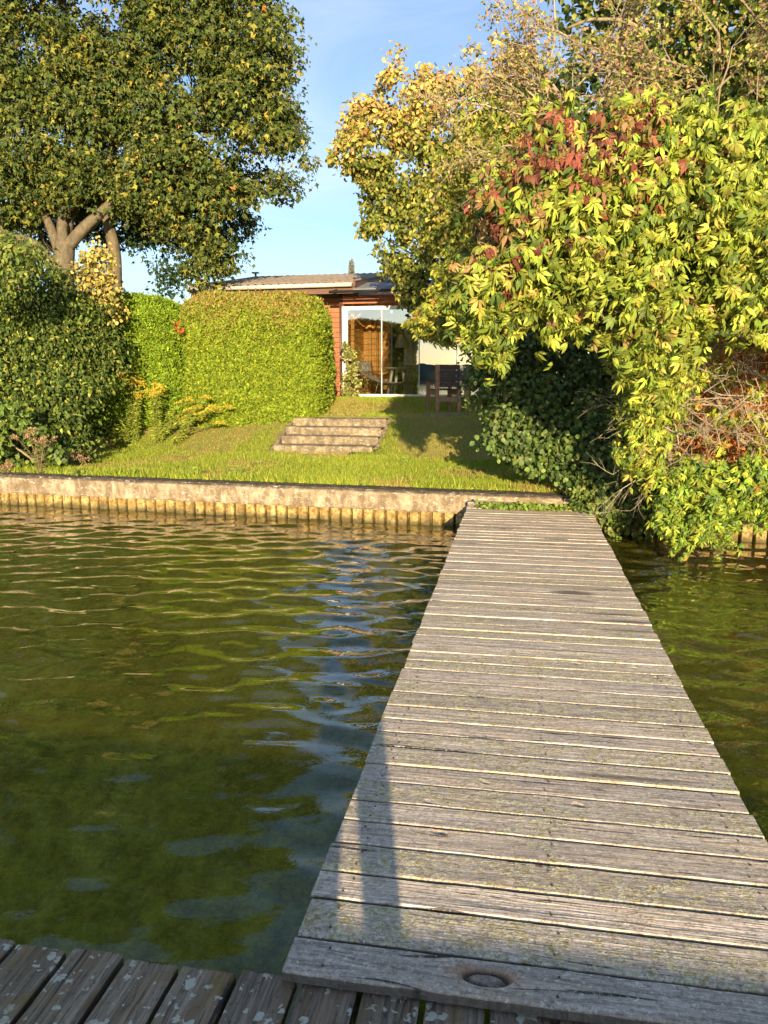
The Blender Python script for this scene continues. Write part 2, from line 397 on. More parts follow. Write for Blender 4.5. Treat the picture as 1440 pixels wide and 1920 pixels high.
# ------------------------------------------------------------------ leaf templates
def T_oval(w=.28, droop=.12, fold=.08):
    v = np.array([[0,0,0],[0,.5,-.0],[0,1,-droop],[-w*.9,.28,fold],[-w*.75,.68,fold*.5-droop*.3],[w*.9,.28,fold],[w*.75,.68,fold*.5-droop*.3]])
    f = np.array([[0,1,3],[1,4,3],[1,2,4],[0,5,1],[1,5,6],[1,6,2]]); return v, f
def T_round(w=.42, droop=.1):
    v = np.array([[0,0,0],[0,.5,-.03],[0,1,-droop],[-w,.3,.05],[-w*.85,.72,.02],[w,.3,.05],[w*.85,.72,.02]])
    f = np.array([[0,1,3],[1,4,3],[1,2,4],[0,5,1],[1,5,6],[1,6,2]]); return v, f
def T_blade(w=.2):
    v = np.array([[0,0,0],[w,.5,.05],[0,1,-.05],[-w,.5,.05]]); f = np.array([[0,1,2],[0,2,3]]); return v, f
def T_grass():
    v = np.array([[-.06,0,0],[.06,0,0],[.0,1,.35]]); f = np.array([[0,1,2]]); return v, f
def T_maple():
    v = np.array([[0,0,.0],[-.52,.42,-.12],[-.2,.5,.02],[0,1.05,-.2],[.2,.5,.02],[.52,.42,-.12]])
    f = np.array([[0,2,1],[0,3,2],[0,4,3],[0,5,4]]); return v, f
def T_leaflet(w, droop):
    v = np.array([[0,.07,0],[0,.5,.0],[0,1,-droop],[-w*.62,.33,.06],[-w,.66,.03-droop*.35],[w*.62,.33,.06],[w,.66,.03-droop*.35]]); v[:, 0] *= 1.0
    return v, np.array([[0,1,3],[1,4,3],[1,2,4],[0,5,1],[1,5,6],[1,6,2]])
def T_palm(nl=5, spread=66, w=.17, droop=.3, seed=0):
    vs = []; fs = []; v, f = T_leaflet(w, droop); q_ = np.random.default_rng(seed)
    for k, a in enumerate(np.linspace(-spread, spread, nl)):
        s = (1-.35*abs(a)/78)*q_.uniform(.85, 1.1); a += q_.normal()*6; c, q = math.cos(R(a)), math.sin(R(a))
        vv = v*s; ro = R(q_.normal()*26); vv = np.stack([vv[:,0]*math.cos(ro)-vv[:,2]*math.sin(ro), vv[:,1], vv[:,0]*math.sin(ro)+vv[:,2]*math.cos(ro)], 1); vv = np.stack([vv[:,0]*c+vv[:,1]*q, -vv[:,0]*q+vv[:,1]*c, vv[:,2]+(.02*k) - .10*(vv[:,1]**2)], 1)
        fs.append(f+7*k); vs.append(vv)
    return np.concatenate(vs), np.concatenate(fs)
PALMS = [T_palm(5, 88, .165, .35, 1), T_palm(5, 70, .17, .5, 2), T_palm(5, 54, .16, .3, 3), T_palm(3, 46, .2, .4, 4), T_palm(5, 105, .16, .6, 5), T_palm(4, 60, .18, .7, 6)]
def unit(a): return a/(np.linalg.norm(a, axis=-1, keepdims=True)+1e-9)
def leaves(name, T, pos, nrm, tip, size, col, mat, parent=None, label=None, kind=None):
    v, f = T; n = len(pos)
    nz = unit(nrm); t = unit(tip - nz*np.sum(tip*nz, 1, keepdims=True)); x = np.cross(t, nz)
    size = np.broadcast_to(np.asarray(size, float), (n,))
    Vv = (v[None, :, 0:1]*x[:, None, :] + v[None, :, 1:2]*t[:, None, :] + v[None, :, 2:3]*nz[:, None, :])*size[:, None, None] + pos[:, None, :]
    Ff = f[None] + (np.arange(n)*len(v))[:, None, None]
    C = np.repeat(col, len(v), 0)
    if len(v) > 14 and len(v) % 7 == 0: C = C*np.repeat(np.exp(np.random.default_rng(n).normal(size=(n*len(v)//7, 1))*.2), 7, 0)
    me = npmesh(name, Vv.reshape(-1, 3), Ff.reshape(-1, 3), np.clip(C, 0, 1), smooth=False)
    o = link(name, me, mat, parent, True)
    if label: o['label'] = label
    if kind: o['kind'] = kind
    return o
def inpoly(px, py, poly):
    c = np.zeros(len(px), bool); n = len(poly); j = n-1
    for i in range(n):
        xi, yi = poly[i]; xj, yj = poly[j]
        if yi != yj:
            c ^= ((yi > py) != (yj > py)) & (px < (xj-xi)*(py-yi)/(yj-yi)+xi)
        j = i
    return c
def polydist(px, py, poly):
    d = np.full(len(px), 1e9); n = len(poly)
    for i in range(n):
        a = np.array(poly[i], float); b = np.array(poly[(i+1) % n], float); ab = b-a
        t = np.clip(((px-a[0])*ab[0]+(py-a[1])*ab[1])/(ab@ab+1e-9), 0, 1)
        d = np.minimum(d, np.hypot(px-a[0]-t*ab[0], py-a[1]-t*ab[1]))
    return d
def clumps(poly, Y0, thick, n, rg, D=None, front=.75, inset=0, keep=None):
    pl = np.array(poly, float); lo = pl.min(0); hi = pl.max(0); out = []
    tot = 0
    while tot < n:
        u = rg.uniform(lo[0], hi[0], n*3); v = rg.uniform(lo[1], hi[1], n*3)
        m = inpoly(u, v, poly); u = u[m]; v = v[m]
        d = polydist(u, v, poly)
        m = d >= inset; u = u[m]; v = v[m]; d = d[m]
        if keep is not None:
            m = keep(u, v, rg); u = u[m]; v = v[m]; d = d[m]
        out.append(np.stack([u, v, d], 1)); tot += len(u)
    a = np.concatenate(out)[:n]
    if callable(Y0): Y0 = Y0(a[:, 0], a[:, 1])
    dm = a[:, 2]*Y0/F
    D = D or thick
    q = np.clip(dm/D, 0, 1); hz = thick*np.sqrt(1-(1-q)**2)
    s = np.where(rg.random(n) < front, -rg.random(n)**.35, rg.random(n))
    Y = Y0 + s*hz
    return Parr(a[:, 0], a[:, 1], Y), a[:, 0], a[:, 1], s
def scatter(C, per, r, rg, flat=.75, shell=.5, face=(0, -.45, .35), rnd=.8, tipd=(0, -.15, -1), tipr=.6):
    n = len(C); m = n*per; s = unit(rg.normal(size=(m, 3)))
    rr = (shell + (1-shell)*rg.random(m)**.6)*np.repeat(r*rg.uniform(.45, 1.45, n), per)
    off = s*rr[:, None]; off[:, 2] *= flat
    pos = np.repeat(C, per, 0)+off
    nrm = unit(s*.65 + np.array(face) + rg.normal(size=(m, 3))*rnd)
    tip = unit(np.array(tipd) + s*.35 + rg.normal(size=(m, 3))*tipr)
    return pos, nrm, tip
def pal(rg, n, cols, wts, jit=.18):
    cols = np.array(cols, float); wts = np.array(wts, float)
    if wts.ndim == 1: idx = rg.choice(len(cols), n, p=wts/wts.sum())
    else:
        cw = np.cumsum(wts/wts.sum(1, keepdims=True), 1); idx = (rg.random(n)[:, None] > cw).sum(1).clip(0, len(cols)-1)
    return cols[idx]*np.exp(rg.normal(size=(n, 1))*jit)*np.exp(rg.normal(size=(n, 3))*.06)
def pxof(pos):
    d = pos-CAM; zc = d@FW; return 720+F*d[:, 0]/zc, 960-F*(d@UPV)/zc
# branching twigs
def grow(mb, p, d, L, r, depth, rg, spread=.55, nseg=4, droop=0., kids=(2, 4), n=5, shrink=.62, ends=None):
    pts = [p]; d = d/np.linalg.norm(d)
    for i in range(nseg):
        d = d + rg.normal(size=3)*.16 + np.array([0, 0, -droop]); d /= np.linalg.norm(d); p = p + d*L/nseg; pts.append(p)
    mb.tube(pts, r, r*.55, n=n if r > .008 else 3, cap=False)
    if ends is not None and depth <= 1: ends.append(pts[-1]); ends.append(pts[-2])
    if depth > 0:
        for k in range(rg.integers(kids[0], kids[1]+1)):
            i = rg.integers(1, len(pts)); nd = d + rg.normal(size=3)*spread
            grow(mb, pts[i], nd, L*shrink*rg.uniform(.7, 1.2), r*.55, depth-1, rg, spread, max(2, nseg-1), droop, kids, n, shrink, ends)

# ------------------------------------------------------------------ maple tree (left)
def limb(mb, pts, r0, r1, n=9, near=False):
    # smooth polyline through pixel points (u, v, Y)
    if near: pts = [(u, v, 19.4 + (Y-17)*1.25 + max(0, 470-v)/200*1.4) for u, v, Y in pts]
    w = [P(*p) for p in pts]; out = []
    for i in range(len(w)-1):
        a = w[max(i-1, 0)]; b = w[i]; c = w[i+1]; d = w[min(i+2, len(w)-1)]
        for t in np.linspace(0, 1, 5)[:-1]:
            out.append(.5*((2*b)+(-a+c)*t+(2*a-5*b+4*c-d)*t*t+(-a+3*b-3*c+d)*t**3) + np.random.default_rng(i).normal(size=3)*.008)
    out.append(w[-1]); mb.tube(out, r0, r1, n)
base = P(120, 640, 19.4); base[2] = float(Hh(base[0], 19.4))
mt = empty('maple_tree', tuple(base), 'large maple with forked trunk and broad green and yellow crown at upper left', 'tree')
mb = MB()
limb(mb, [(118, 700, 17), (116, 600, 17), (118, 520, 17), (122, 455, 17)], 0.306, 0.232, 12, near=True)
limb(mb, [(108, 520, 17), (84, 478, 16.9), (52, 452, 16.8), (10, 440, 16.6), (-80, 400, 16.3)], 0.157, 0.083, 9, near=True)
limb(mb, [(112, 478, 17), (96, 430, 17), (80, 390, 17.1), (76, 330, 17.2), (60, 240, 17.3)], 0.121, 0.065, 9, near=True)
limb(mb, [(120, 470, 17), (116, 420, 16.9), (120, 375, 16.9), (121, 330, 16.9), (130, 180, 17), (120, 0, 17)], 0.139, 0.065, 9, near=True)
limb(mb, [(122, 470, 17.1), (130, 420, 17.2), (142, 380, 17.3), (150, 300, 17.4), (190, 100, 17.5)], 0.111, 0.056, 9, near=True)
limb(mb, [(128, 462, 17), (160, 425, 16.8), (190, 398, 16.7), (240, 350, 16.5), (290, 290, 16.4), (400, 200, 16)], 0.157, 0.056, 9, near=True)
limb(mb, [(185, 400, 16.7), (175, 420, 16.9), (140, 440, 17.0)], 0.093, 0.111, 9, near=True)
limb(mb, [(240, 350, 16.5), (246, 320, 16.4), (236, 300, 16.4)], 0.065, 0.028, 9, near=True)
for q in range(26):
    rg_ = np.random.default_rng(100+q); uu = rg_.uniform(20, 400); vv = rg_.uniform(0, 380)
    a = P(uu, vv, 21.6); grow(mb, a, rg_.normal(size=3)*.5+np.array([.2, -.4, -.1]), 1.4, .035, 2, rg_)
mb.build('trunk', BARK, mt, True)
mpoly = [(-330,-470),(180,-470),(310,-390),(420,-250),(490,-110),(515,-10),(552,40),(566,110),(540,180),(562,235),(598,285),(606,345),(580,330),(556,345),(545,400),(500,430),(480,470),(440,492),(418,540),(350,552),(300,525),(312,470),(275,480),(262,440),(225,452),(180,440),(140,440),(60,430),(0,440),(-330,440)]
rg = np.random.default_rng(21)
def keepm(u, v, rg):
    hole = ((u-145)/92)**2 + ((v-415)/44)**2 < 1
    hole2 = ((u-330)/24)**2 + ((v-455)/20)**2 < 1
    big = (v < -60) | (u < -40)
    lump = fbm(u*.02+3, v*.02) > .39
    return ~hole & ~hole2 & ((~big) | (rg.random(len(u)) < .5)) & lump
C, cu, cv, s = clumps(mpoly, 21.5, 2.5, 1300, rg, D=1.9, front=.8, inset=14, keep=keepm)
C3, u3, v3, _ = clumps(mpoly, 24.2, .9, 620, rg, D=.9, inset=26, keep=lambda u, v, rg: (fbm(u*.03+9, v*.03+1) > .33) & (((u-330)/26)**2 + ((v-455)/22)**2 > 1))
C = np.concatenate([C, C3]); cu = np.concatenate([cu, u3]); cv = np.concatenate([cv, v3])
C2, _, _, _ = clumps([(30, 300), (300, 300), (290, 460), (30, 470)], 23.5, .4, 130, rg)
C = np.concatenate([C, C2]); cu = np.concatenate([cu, np.full(130, 150.)]); cv = np.concatenate([cv, np.full(130, 450.)])
pos, nrm, tip = scatter(C, 85, .52, rg, flat=.7, shell=.45, face=(0, -.45, .35), tipr=.6, rnd=.75)
n = len(pos); hy = np.repeat(rg.random(len(C)), 85)
wts = np.stack([np.full(n, 1.0), np.full(n, .9),   .2+.6*(hy > .6), .03+.17*(hy > .8), .01+.04*(hy > .93)], 1)
col = pal(rg, n, [(.06,.09,.02), (.115,.145,.025), (.24,.23,.035), (.38,.31,.045), (.42,.2,.05)], wts)
leaves('crown', T_maple(), pos, nrm, tip, rg.uniform(.08, .165, n), col, LEAF, mt)

base = P(214, 640, 20.3); base[2] = float(Hh(base[0], 20.3))
t2 = empty('slim_tree', tuple(base), 'slimmer bare tree trunk standing right behind the maple', 'tree')
mb = MB(); limb(mb, [(216, 660, 20.3), (216, 540, 20.3), (214, 470, 20.3), (203, 420, 20.3), (195, 385, 20.3), (205, 300, 20.3), (260, 150, 20.3)], .18, .10, 10)
mb.build('trunk', BARK, t2, True)
C, _, _, _ = clumps([(215,360),(420,300),(470,420),(400,520),(310,540),(300,450),(262,480),(225,430)], 21.5, .8, 110, rg)
pos, nrm, tip = scatter(C, 46, .46, rg)
leaves('crown', T_maple(), pos, nrm, tip, rg.uniform(.1, .16, len(pos)), pal(rg, len(pos), [(.03,.06,.02), (.05,.085,.022)], [1, 1]), LEAF, t2)

# ------------------------------------------------------------------ hedges
def hedge(name, label, x0, x1, y0, y1, z0, z1, n, colf, seed, ex=5.0, parent=None, size=(.03, .065)):
    rg = np.random.default_rng(seed)
    t = empty(name, ((x0+x1)/2, (y0+y1)/2, z0), label, 'hedge')
    cx, cy, cz = (x0+x1)/2, (y0+y1)/2, (z0+z1)/2; hx, hy, hz = (x1-x0)/2, (y1-y0)/2, (z1-z0)/2
    def surf(d):
        q = d/np.array([1, 1, 1.]); e = ex
        k = (np.abs(q)**e).sum(1)**(-1/e); p = q*k[:, None]
        nn = unit(np.sign(p)*np.abs(p)**(e-1)/np.array([hx, hy, hz]))
        lump = 1 + .035*(fbm(p[:, 0]*2.3+p[:, 1]*1.7+seed, p[:, 2]*2.6+p[:, 1]*2)-.5)*2 + .018*(fbm(p[:, 0]*9+p[:, 1]*8, p[:, 2]*9)-.5)*2
        return np.stack([cx+p[:, 0]*hx*lump, cy+p[:, 1]*hy*lump, cz+p[:, 2]*hz*lump], 1), nn
    # inner body: cube sphere
    g = np.linspace(-1, 1, 25); A, B = np.meshgrid(g, g); A = A.ravel(); B = B.ravel(); o = np.ones_like(A); vs = []; fs = []
    for k, (a, b, c) in enumerate(((o, A, B), (-o, B, A), (B, o, A), (A, -o, B), (A, B, o), (B, A, -o))):
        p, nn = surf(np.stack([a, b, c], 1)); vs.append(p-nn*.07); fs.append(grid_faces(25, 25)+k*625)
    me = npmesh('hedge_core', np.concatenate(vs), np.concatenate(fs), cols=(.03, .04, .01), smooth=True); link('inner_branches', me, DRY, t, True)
    area = np.array([hy*hz, hy*hz, hx*hz*1.5, hx*hz*.0+hx*hz*1.5, hx*hy, 0]); side = rg.choice(6, n, p=[.26, .08, .02, .44, .20, 0])
    a = rg.uniform(-1, 1, n); b = rg.uniform(-1, 1, n); d = np.zeros((n, 3))
    for k in range(6):
        m = side == k; ax = k//2; oth = [i for i in range(3) if i != ax]
        d[m, ax] = 1 if k % 2 == 0 else -1; d[m, oth[0]] = a[m]; d[m, oth[1]] = b[m]
    p, nn = surf(d); tuft = fbm(p[:, 0]*7+p[:, 1]*5, p[:, 2]*7, 3)
    p = p + nn*(rg.uniform(-.06, .035, n) + (tuft-.5)*.17 + (rg.random(n) < .012)*rg.uniform(.03, .11, n))[:, None]
    nrm = unit(nn*.7 + rg.normal(size=(n, 3))*.6); tip = unit(nn*.75 + np.array([0, 0, .75]) + rg.normal(size=(n, 3))*.45)
    col = colf(p, rg, (p[:, 2]-z0)/(z1-z0))
    leaves('foliage', T_blade(.24), p, nrm, tip, rg.uniform(size[0], size[1], n)*1.25, col, DRY, t)
    return t
def hc_main(p, rg, h):
    n = len(p); k = h + .25*(fbm(p[:, 0]*1.6+4, p[:, 2]*1.6+p[:, 1])-.5) + rg.normal(size=n)*.06
    k = k - .10*sstep(-2.0, -1.2, p[:, 0])
    br = sstep(.68, .92, k)*.85
    w = np.stack([(1-br)*1.0, (1-br)*.8, (1-br)*.35, br*1.0, br*.7], 1)
    return pal(rg, n, [(.20,.27,.022), (.30,.36,.03), (.12,.18,.018), (.33,.26,.06), (.27,.21,.055)], w, .2)
def hc_left(p, rg, h):
    return pal(rg, len(p), [(.18,.28,.02), (.28,.38,.03), (.11,.18,.016)], [1, .8, .4], .2)
hedge('thuja_hedge', 'big clipped conifer hedge with brown dry top beside the house', -4.02, -1.22, 15.1, 18.7, .62, 3.44, 125000, hc_main, 31, 7)
hedge('thuja_hedge', 'narrow bright green clipped hedge section left of the big hedge', -10.5, -3.95, 15.2, 17.6, .6, 3.46, 120000, hc_left, 32, 5.5)
# ------------------------------------------------------------------ generic shrubs
def shrub(name, label, cat, base_uvY, poly, Y0, thick, nc, per, r, T, size, cols, wts, seed, mat=None, part='foliage', group=None, stems=0, stemmat=None, D=None, colf=None, keep=None, face=(0, -.45, .35), tipd=(0, -.15, -1), tipr=.6, flat=.8, shell=.4, inset=4, front=.75):
    rg = np.random.default_rng(seed)
    b = P(*base_uvY); b[2] = max(0.0, float(Hh(b[0], b[1]))) if b[1] > wall_y(b[0]) else 0.1
    t = empty(name, tuple(b), label, cat, group)
    C, cu, cv, s = clumps(poly, Y0, thick, nc, rg, D=D, inset=inset, keep=keep, front=front)
    pos, nrm, tip = scatter(C, per, r, rg, flat=flat, shell=shell, face=face, tipd=tipd, tipr=tipr)
    n = len(pos)
    if colf: col = colf(pos, rg, n)
    else: col = pal(rg, n, cols, wts, .22)
    sz = rg.uniform(size[0], size[1], n)
    if isinstance(T, list):
        vs, fs, cs, o_ = [], [], [], 0; pick = rg.integers(len(T), size=n); first = None
        for k, tt in enumerate(T):
            m = pick == k; o = leaves(part, tt, pos[m], nrm[m], tip[m], sz[m], col[m], mat or LEAF, None)
            me_ = o.data; nv = len(me_.vertices); c = np.empty(nv*3, np.float32); me_.vertices.foreach_get('co', c); q = np.empty(nv*4, np.float32); me_.attributes['tone'].data.foreach_get('color', q)
            l = np.empty(len(me_.loops), np.int32); me_.loops.foreach_get('vertex_index', l); vs.append(c.reshape(-1, 3)); cs.append(q.reshape(-1, 4)[:, :3]); fs.append(l.reshape(-1, 3)+o_); o_ += nv
            bpy.data.objects.remove(o); bpy.data.meshes.remove(me_)
        link(part, npmesh(part, np.concatenate(vs), np.concatenate(fs), np.concatenate(cs)), mat or LEAF, t, True)
    else: leaves(part, T, pos, nrm, tip, sz, col, mat or LEAF, t)
    if stems:
        mb = MB()
        for k in range(stems):
            c = C[rg.integers(len(C))]; dd_ = np.linalg.norm((C-c)*np.array([1, 1, .6]), axis=1); cand = np.where((dd_ < 1.3) & (dd_ > .4) & (C[:, 2] < c[2]))[0]
            if not len(cand): continue
            a = C[rg.choice(cand)]; c = c + np.array([0, .15, 0]); a = a + np.array([0, .15, 0])
            m = (a+c)/2 + rg.normal(size=3)*.08
            mb.tube([a, a*.7+m*.3+rg.normal(size=3)*.04, m, m*.4+c*.6+rg.normal(size=3)*.05, c], .018*rg.uniform(.6, 1.6), .005, 5, False)
        mb.build('branches', stemmat or TWIG, t, True)
    return t
# left dark shrub
lp = [(-260,400),(-60,430),(40,445),(90,480),(140,520),(180,545),(212,575),(226,640),(220,720),(205,780),(190,815),(150,850),(80,880),(0,893),(-260,900)]
shrub('dogwood_shrub', 'tall dark green shrub with pointed drooping leaves at left edge of lawn', 'shrub', (60, 880, 12.4), lp, lambda u, v: 14.6-2.1*sstep(660, 880, v), .9, 1100, 42, .27, T_oval(.26, .2, .1), (.06, .105),
      [(.05,.08,.016), (.085,.13,.022), (.17,.21,.035), (.30,.30,.055)], [1, 1, .5, .25], 41, GLOSSY_LEAF, stems=16, tipd=(.1, -.3, -.9), D=1.2, keep=lambda u, v, rg: fbm(u*.02+14, v*.02) > .36)
shrub('yellowing_vine', 'yellow leaved climber growing around the foot of the maple trunk', 'climber', (190, 700, 12.9), [(150,480),(190,455),(212,480),(224,560),(226,620),(205,600),(180,560),(140,540)], 14.7, .3, 95, 20, .21, T_round(.42), (.05, .085),
      [(.45,.34,.08), (.52,.42,.12), (.28,.24,.05), (.16,.17,.04)], [1, .7, .7, .4], 42, stems=8)
shrub('leafy_shrub', 'lighter green upright shoots rising over the shrub at left edge', 'shrub', (20, 760, 12.0), [(-60,420),(20,440),(60,470),(90,520),(60,560),(0,540),(-60,560)], 12.2, .4, 60, 22, .2, T_oval(.3, .1, .08), (.06, .1),
      [(.15,.20,.04), (.26,.28,.05), (.09,.13,.03)], [1, .7, .6], 43, stems=6)
shrub('leafy_shrub', 'low bright broad-leaved shrub at the foot of dark shrub, left edge', 'shrub', (30, 890, 11.6), [(-120,740),(30,750),(70,790),(110,830),(150,850),(70,885),(0,900),(-120,900)], 11.8, .35, 85, 22, .17, T_round(.4), (.06, .1),
      [(.13,.20,.035), (.22,.28,.05), (.07,.11,.02)], [1, .6, .5], 44, stems=4)
# dried flower heads near left shrub
def ghit(u, v):
    d = ray(u, v)
    for Y in np.arange(9.5, 30, .03):
        p = CAM+d*(Y/d[1])
        if Y > wall_y(p[0])+.3 and p[2] <= float(Hh(p[0], p[1])): return p
    return G(u, v, .45)
def weed(name, label, cat, u, v, h, seed, cols, headcols, ns=5, lean=(0, 0, 0), lsz=.07, head='brush', group=None, spread=.18, headlen=.15):
    rg = np.random.default_rng(seed); z = .46
    b = ghit(u, v)
    t = empty(name, tuple(b), label, cat, group)
    mb = MB(); lp_, ln, lt, hp, hn, ht = [], [], [], [], [], []
    for k in range(ns):
        hh = h*rg.uniform(.75, 1.1); d = np.array([rg.normal()*spread, rg.normal()*spread*.6, 1.]) + np.array(lean)*rg.uniform(.6, 1.2)
        pts = [b + np.array([rg.normal()*.04, rg.normal()*.04, -.03])]; dd = d/np.linalg.norm(d)*1.0; dd = np.array([dd[0]*.5, dd[1]*.5, 1.]); 
        for i in range(7):
            dd = dd + (d-np.array([0, 0, 1.]))*.17; dd[2] -= .035*abs(d[0])*3; q = dd/np.linalg.norm(dd); pts.append(pts[-1]+q*hh/7)
        mb.tube(pts, .006, .003, 4, False)
        for i in range(int(52*hh/.7)):
            f = rg.uniform(.1, .86); j = f*7; a = int(j); p = pts[a]*(1-(j-a))+pts[min(a+1, 7)]*(j-a); an = rg.uniform(0, 6.28)
            o = np.array([math.cos(an), math.sin(an), .25]); lp_.append(p); lt.append(o+rg.normal(size=3)*.2); ln.append(np.array([0, -.2, 1.])+rg.normal(size=3)*.3)
        top = pts[-1]; q = unit(pts[-1]-pts[-2])
        if headcols is not None:
            for br in range(7 if head == 'plume' else 6):
                an = rg.uniform(0, 6.28); L = headlen*rg.uniform(.6, 1.2); o = np.array([math.cos(an), math.sin(an)*.6, .15]); st = top - q*L*rg.uniform(0, .9)
                for i in range(22 if head == 'plume' else 16):
                    f = i/20; p = st + o*L*f + np.array([0, 0, (.25*f-.55*f*f)*L]) + rg.normal(size=3)*.008
                    hp.append(p); ht.append(rg.normal(size=3)+np.array([0, 0, .5])); hn.append(rg.normal(size=3)+np.array([0, -.8, .5]))
    mb.build('stems', STEM if head == 'plume' else TWIG, t, True)
    n = len(lp_); leaves('leaves', T_blade(.13), np.array(lp_), np.array(ln), np.array(lt), rg.uniform(.7, 1.4, n)*lsz, pal(rg, n, cols, [1]*len(cols)), LEAF, t)
    if hp:
        n = len(hp); leaves('flower_heads', T_blade(.35), np.array(hp), np.array(hn), np.array(ht), rg.uniform(.016, .034, n), pal(rg, n, headcols, [1]*len(headcols)), DRY, t)
    return t
GY = [(.56,.42,.04), (.46,.36,.04), (.62,.48,.06)]; GG = [(.30,.36,.045), (.42,.45,.06), (.2,.27,.035)]
gr = 'goldenrod plants in front of the hedges'
weed('goldenrod', 'tallest upright goldenrod, nearest the dark shrub', 'wildflower', 252, 832, 1.32, 51, GG, GY, 6, (-.02, 0, 0), .1, 'plume', gr, .07)
weed('goldenrod', 'upright goldenrod with flat flower head, second from the dark shrub', 'wildflower', 292, 828, 1.08, 52, GG, GY, 6, (.06, 0, 0), .1, 'plume', gr, .06)
weed('goldenrod', 'goldenrod leaning right with drooping heads in the middle of the clump', 'wildflower', 292, 836, 1.15, 53, GG, GY, 7, (.75, 0, 0), .09, 'plume', gr, .22)
weed('goldenrod', 'goldenrod bent far over to the right toward the steps', 'wildflower', 325, 838, 1.35, 54, GG, GY, 5, (1.25, -.05, 0), .09, 'plume', gr, .16)
weed('goldenrod', 'short leafy goldenrod without flowers at the foot of the dark shrub', 'wildflower', 232, 838, .7, 55, GG, None, 8, (-.1, 0, 0), .1, 'plume', gr, .2)
DB = [(.34,.22,.12), (.42,.28,.16), (.24,.15,.08)]
dg = 'dried brown flower stalks at the foot of the left shrub'
for k, (u, v, h, lb) in enumerate(((72, 885, .72, 'tallest dried brown flower stalk rising in front of dark shrub'), (100, 878, .3, 'low dried brown flowers behind the wall, right of the tallest stalk'), (135, 876, .3, 'low dried brown flowers at the right end of the shrub foot'), (15, 892, .25, 'low dried brown flowers at the left picture edge by the wall'), (165, 868, .26, 'small dried brown stalk on the grass at the far right of the group'))):
    weed('dried_flower', lb, 'dried plant', u, v+(10 if k == 0 else 0), h, 61+k, [(.25,.2,.08), (.18,.19,.05)], DB, 7, (.1, 0, 0), .06, 'brush', dg, .3, .11)

# ------------------------------------------------------------------ right side vegetation
# background dark tree mass
shrub('background_tree', 'dense dark green tree behind the creeper covered bushes, right of the house', 'tree', (1150, 750, 18.0), [(840,520),(850,430),(860,350),(880,300),(950,180),(1100,100),(1300,80),(1620,60),(1620,760),(930,770),(900,660),(880,600),(850,560)], 17.8, .9, 620, 40, .5, T_oval(.3, .1, .08), (.13, .2),
      [(.035,.06,.02), (.06,.09,.02), (.12,.15,.03)], [1, 1, .35], 71, part='crown', stems=10, D=1.0)
# yellow-orange tree
ypoly = [(612,262),(650,232),(668,190),(700,150),(730,100),(752,45),(775,85),(800,120),(838,130),(870,105),(900,62),(960,70),(1030,120),(1050,220),(1010,300),(960,400),(930,470),(900,560),(870,600),(852,640),(800,640),(775,620),(770,585),(745,545),(715,515),(690,490),(700,455),(672,430),(690,395),(676,335),(640,320),(618,300)]
def ycol(pos, rg, n):
    u, v = pxof(pos); g = sstep(190, 390, v+ .25*(u-700) + 120*(fbm(u*.01, v*.01)-.5)); gg = np.exp(-(((u-930)/110)**2+((v-300)/110)**2))
    g = np.clip(g+gg, 0, 1)
    w = np.stack([(1-g)*1.0, (1-g)*.5, (1-g)*.25, .25+g*.5, g*1.1+.1, g*.7+.1], 1)
    return pal(rg, n, [(.50,.38,.09), (.58,.45,.14), (.46,.22,.10), (.36,.32,.06), (.21,.24,.04), (.09,.12,.025)], w, .22)
def ykeep(u, v, rg):
    thin = (v < 190) & (rg.random(len(u)) > .38)
    return (~thin) & (fbm(u*.03+18, v*.03+2) > .36)
shrub('golden_tree', 'airy tree turning yellow and orange, overhanging the glass doors', 'tree', (930, 750, 18.6), ypoly, 18.6, .9, 850, 36, .25, T_oval(.34, .15, .1), (.08, .145), None, None, 72, part='crown', stems=26, D=1.0, colf=ycol, keep=ykeep, tipd=(0, -.1, -.7), tipr=.8, shell=.2, front=.6)
shrub('yellow_green_tree', 'yellow-green small-leaved tree filling the space between golden tree and red creeper', 'tree', (1000, 750, 13.0), [(800,300),(840,250),(900,190),(960,150),(1020,160),(1060,230),(1020,320),(960,400),(930,520),(880,600),(830,560),(830,480),(790,420),(800,360)], 12.6, .8, 330, 36, .24, T_oval(.3, .2, .1), (.06, .10),
      [(.36,.34,.055), (.27,.29,.04), (.16,.20,.035), (.48,.36,.09)], [1, 1, .8, .5], 172, part='crown', keep=lambda u, v, rg: fbm(u*.02+2, v*.02+9) > .37)
# lower green-yellow branch tips above the glass doors
shrub('creeper_branch', 'yellow-green creeper branch hanging in front of the glass doors', 'climber', (900, 760, 10.2), [(760,595),(800,560),(850,470),(900,440),(940,470),(950,600),(930,640),(880,610),(850,640),(800,632),(775,620)], 9.4, .35, 130, 14, .17, PALMS, (.07, .1),
      [(.27,.30,.035), (.36,.36,.05), (.14,.17,.03), (.42,.22,.06)], [1, .8, .5, .2], 73, stems=8, tipd=(-.2, -.3, -1))
# top right dark tree
shrub('dark_tree', 'dark broad-leaved tree reaching over the top right corner', 'tree', (1500, 760, 10.5), [(1060,-260),(1660,-260),(1660,330),(1440,300),(1330,250),(1240,215),(1170,170),(1120,90),(1060,40),(1020,-20)], 10.2, 1.2, 420, 34, .32, T_oval(.32, .15, .08), (.08, .14),
      [(.06,.09,.022), (.13,.17,.03), (.28,.30,.05), (.40,.28,.09)], [1, 1, .8, .2], 74, part='crown', stems=12, D=.9, front=.5)
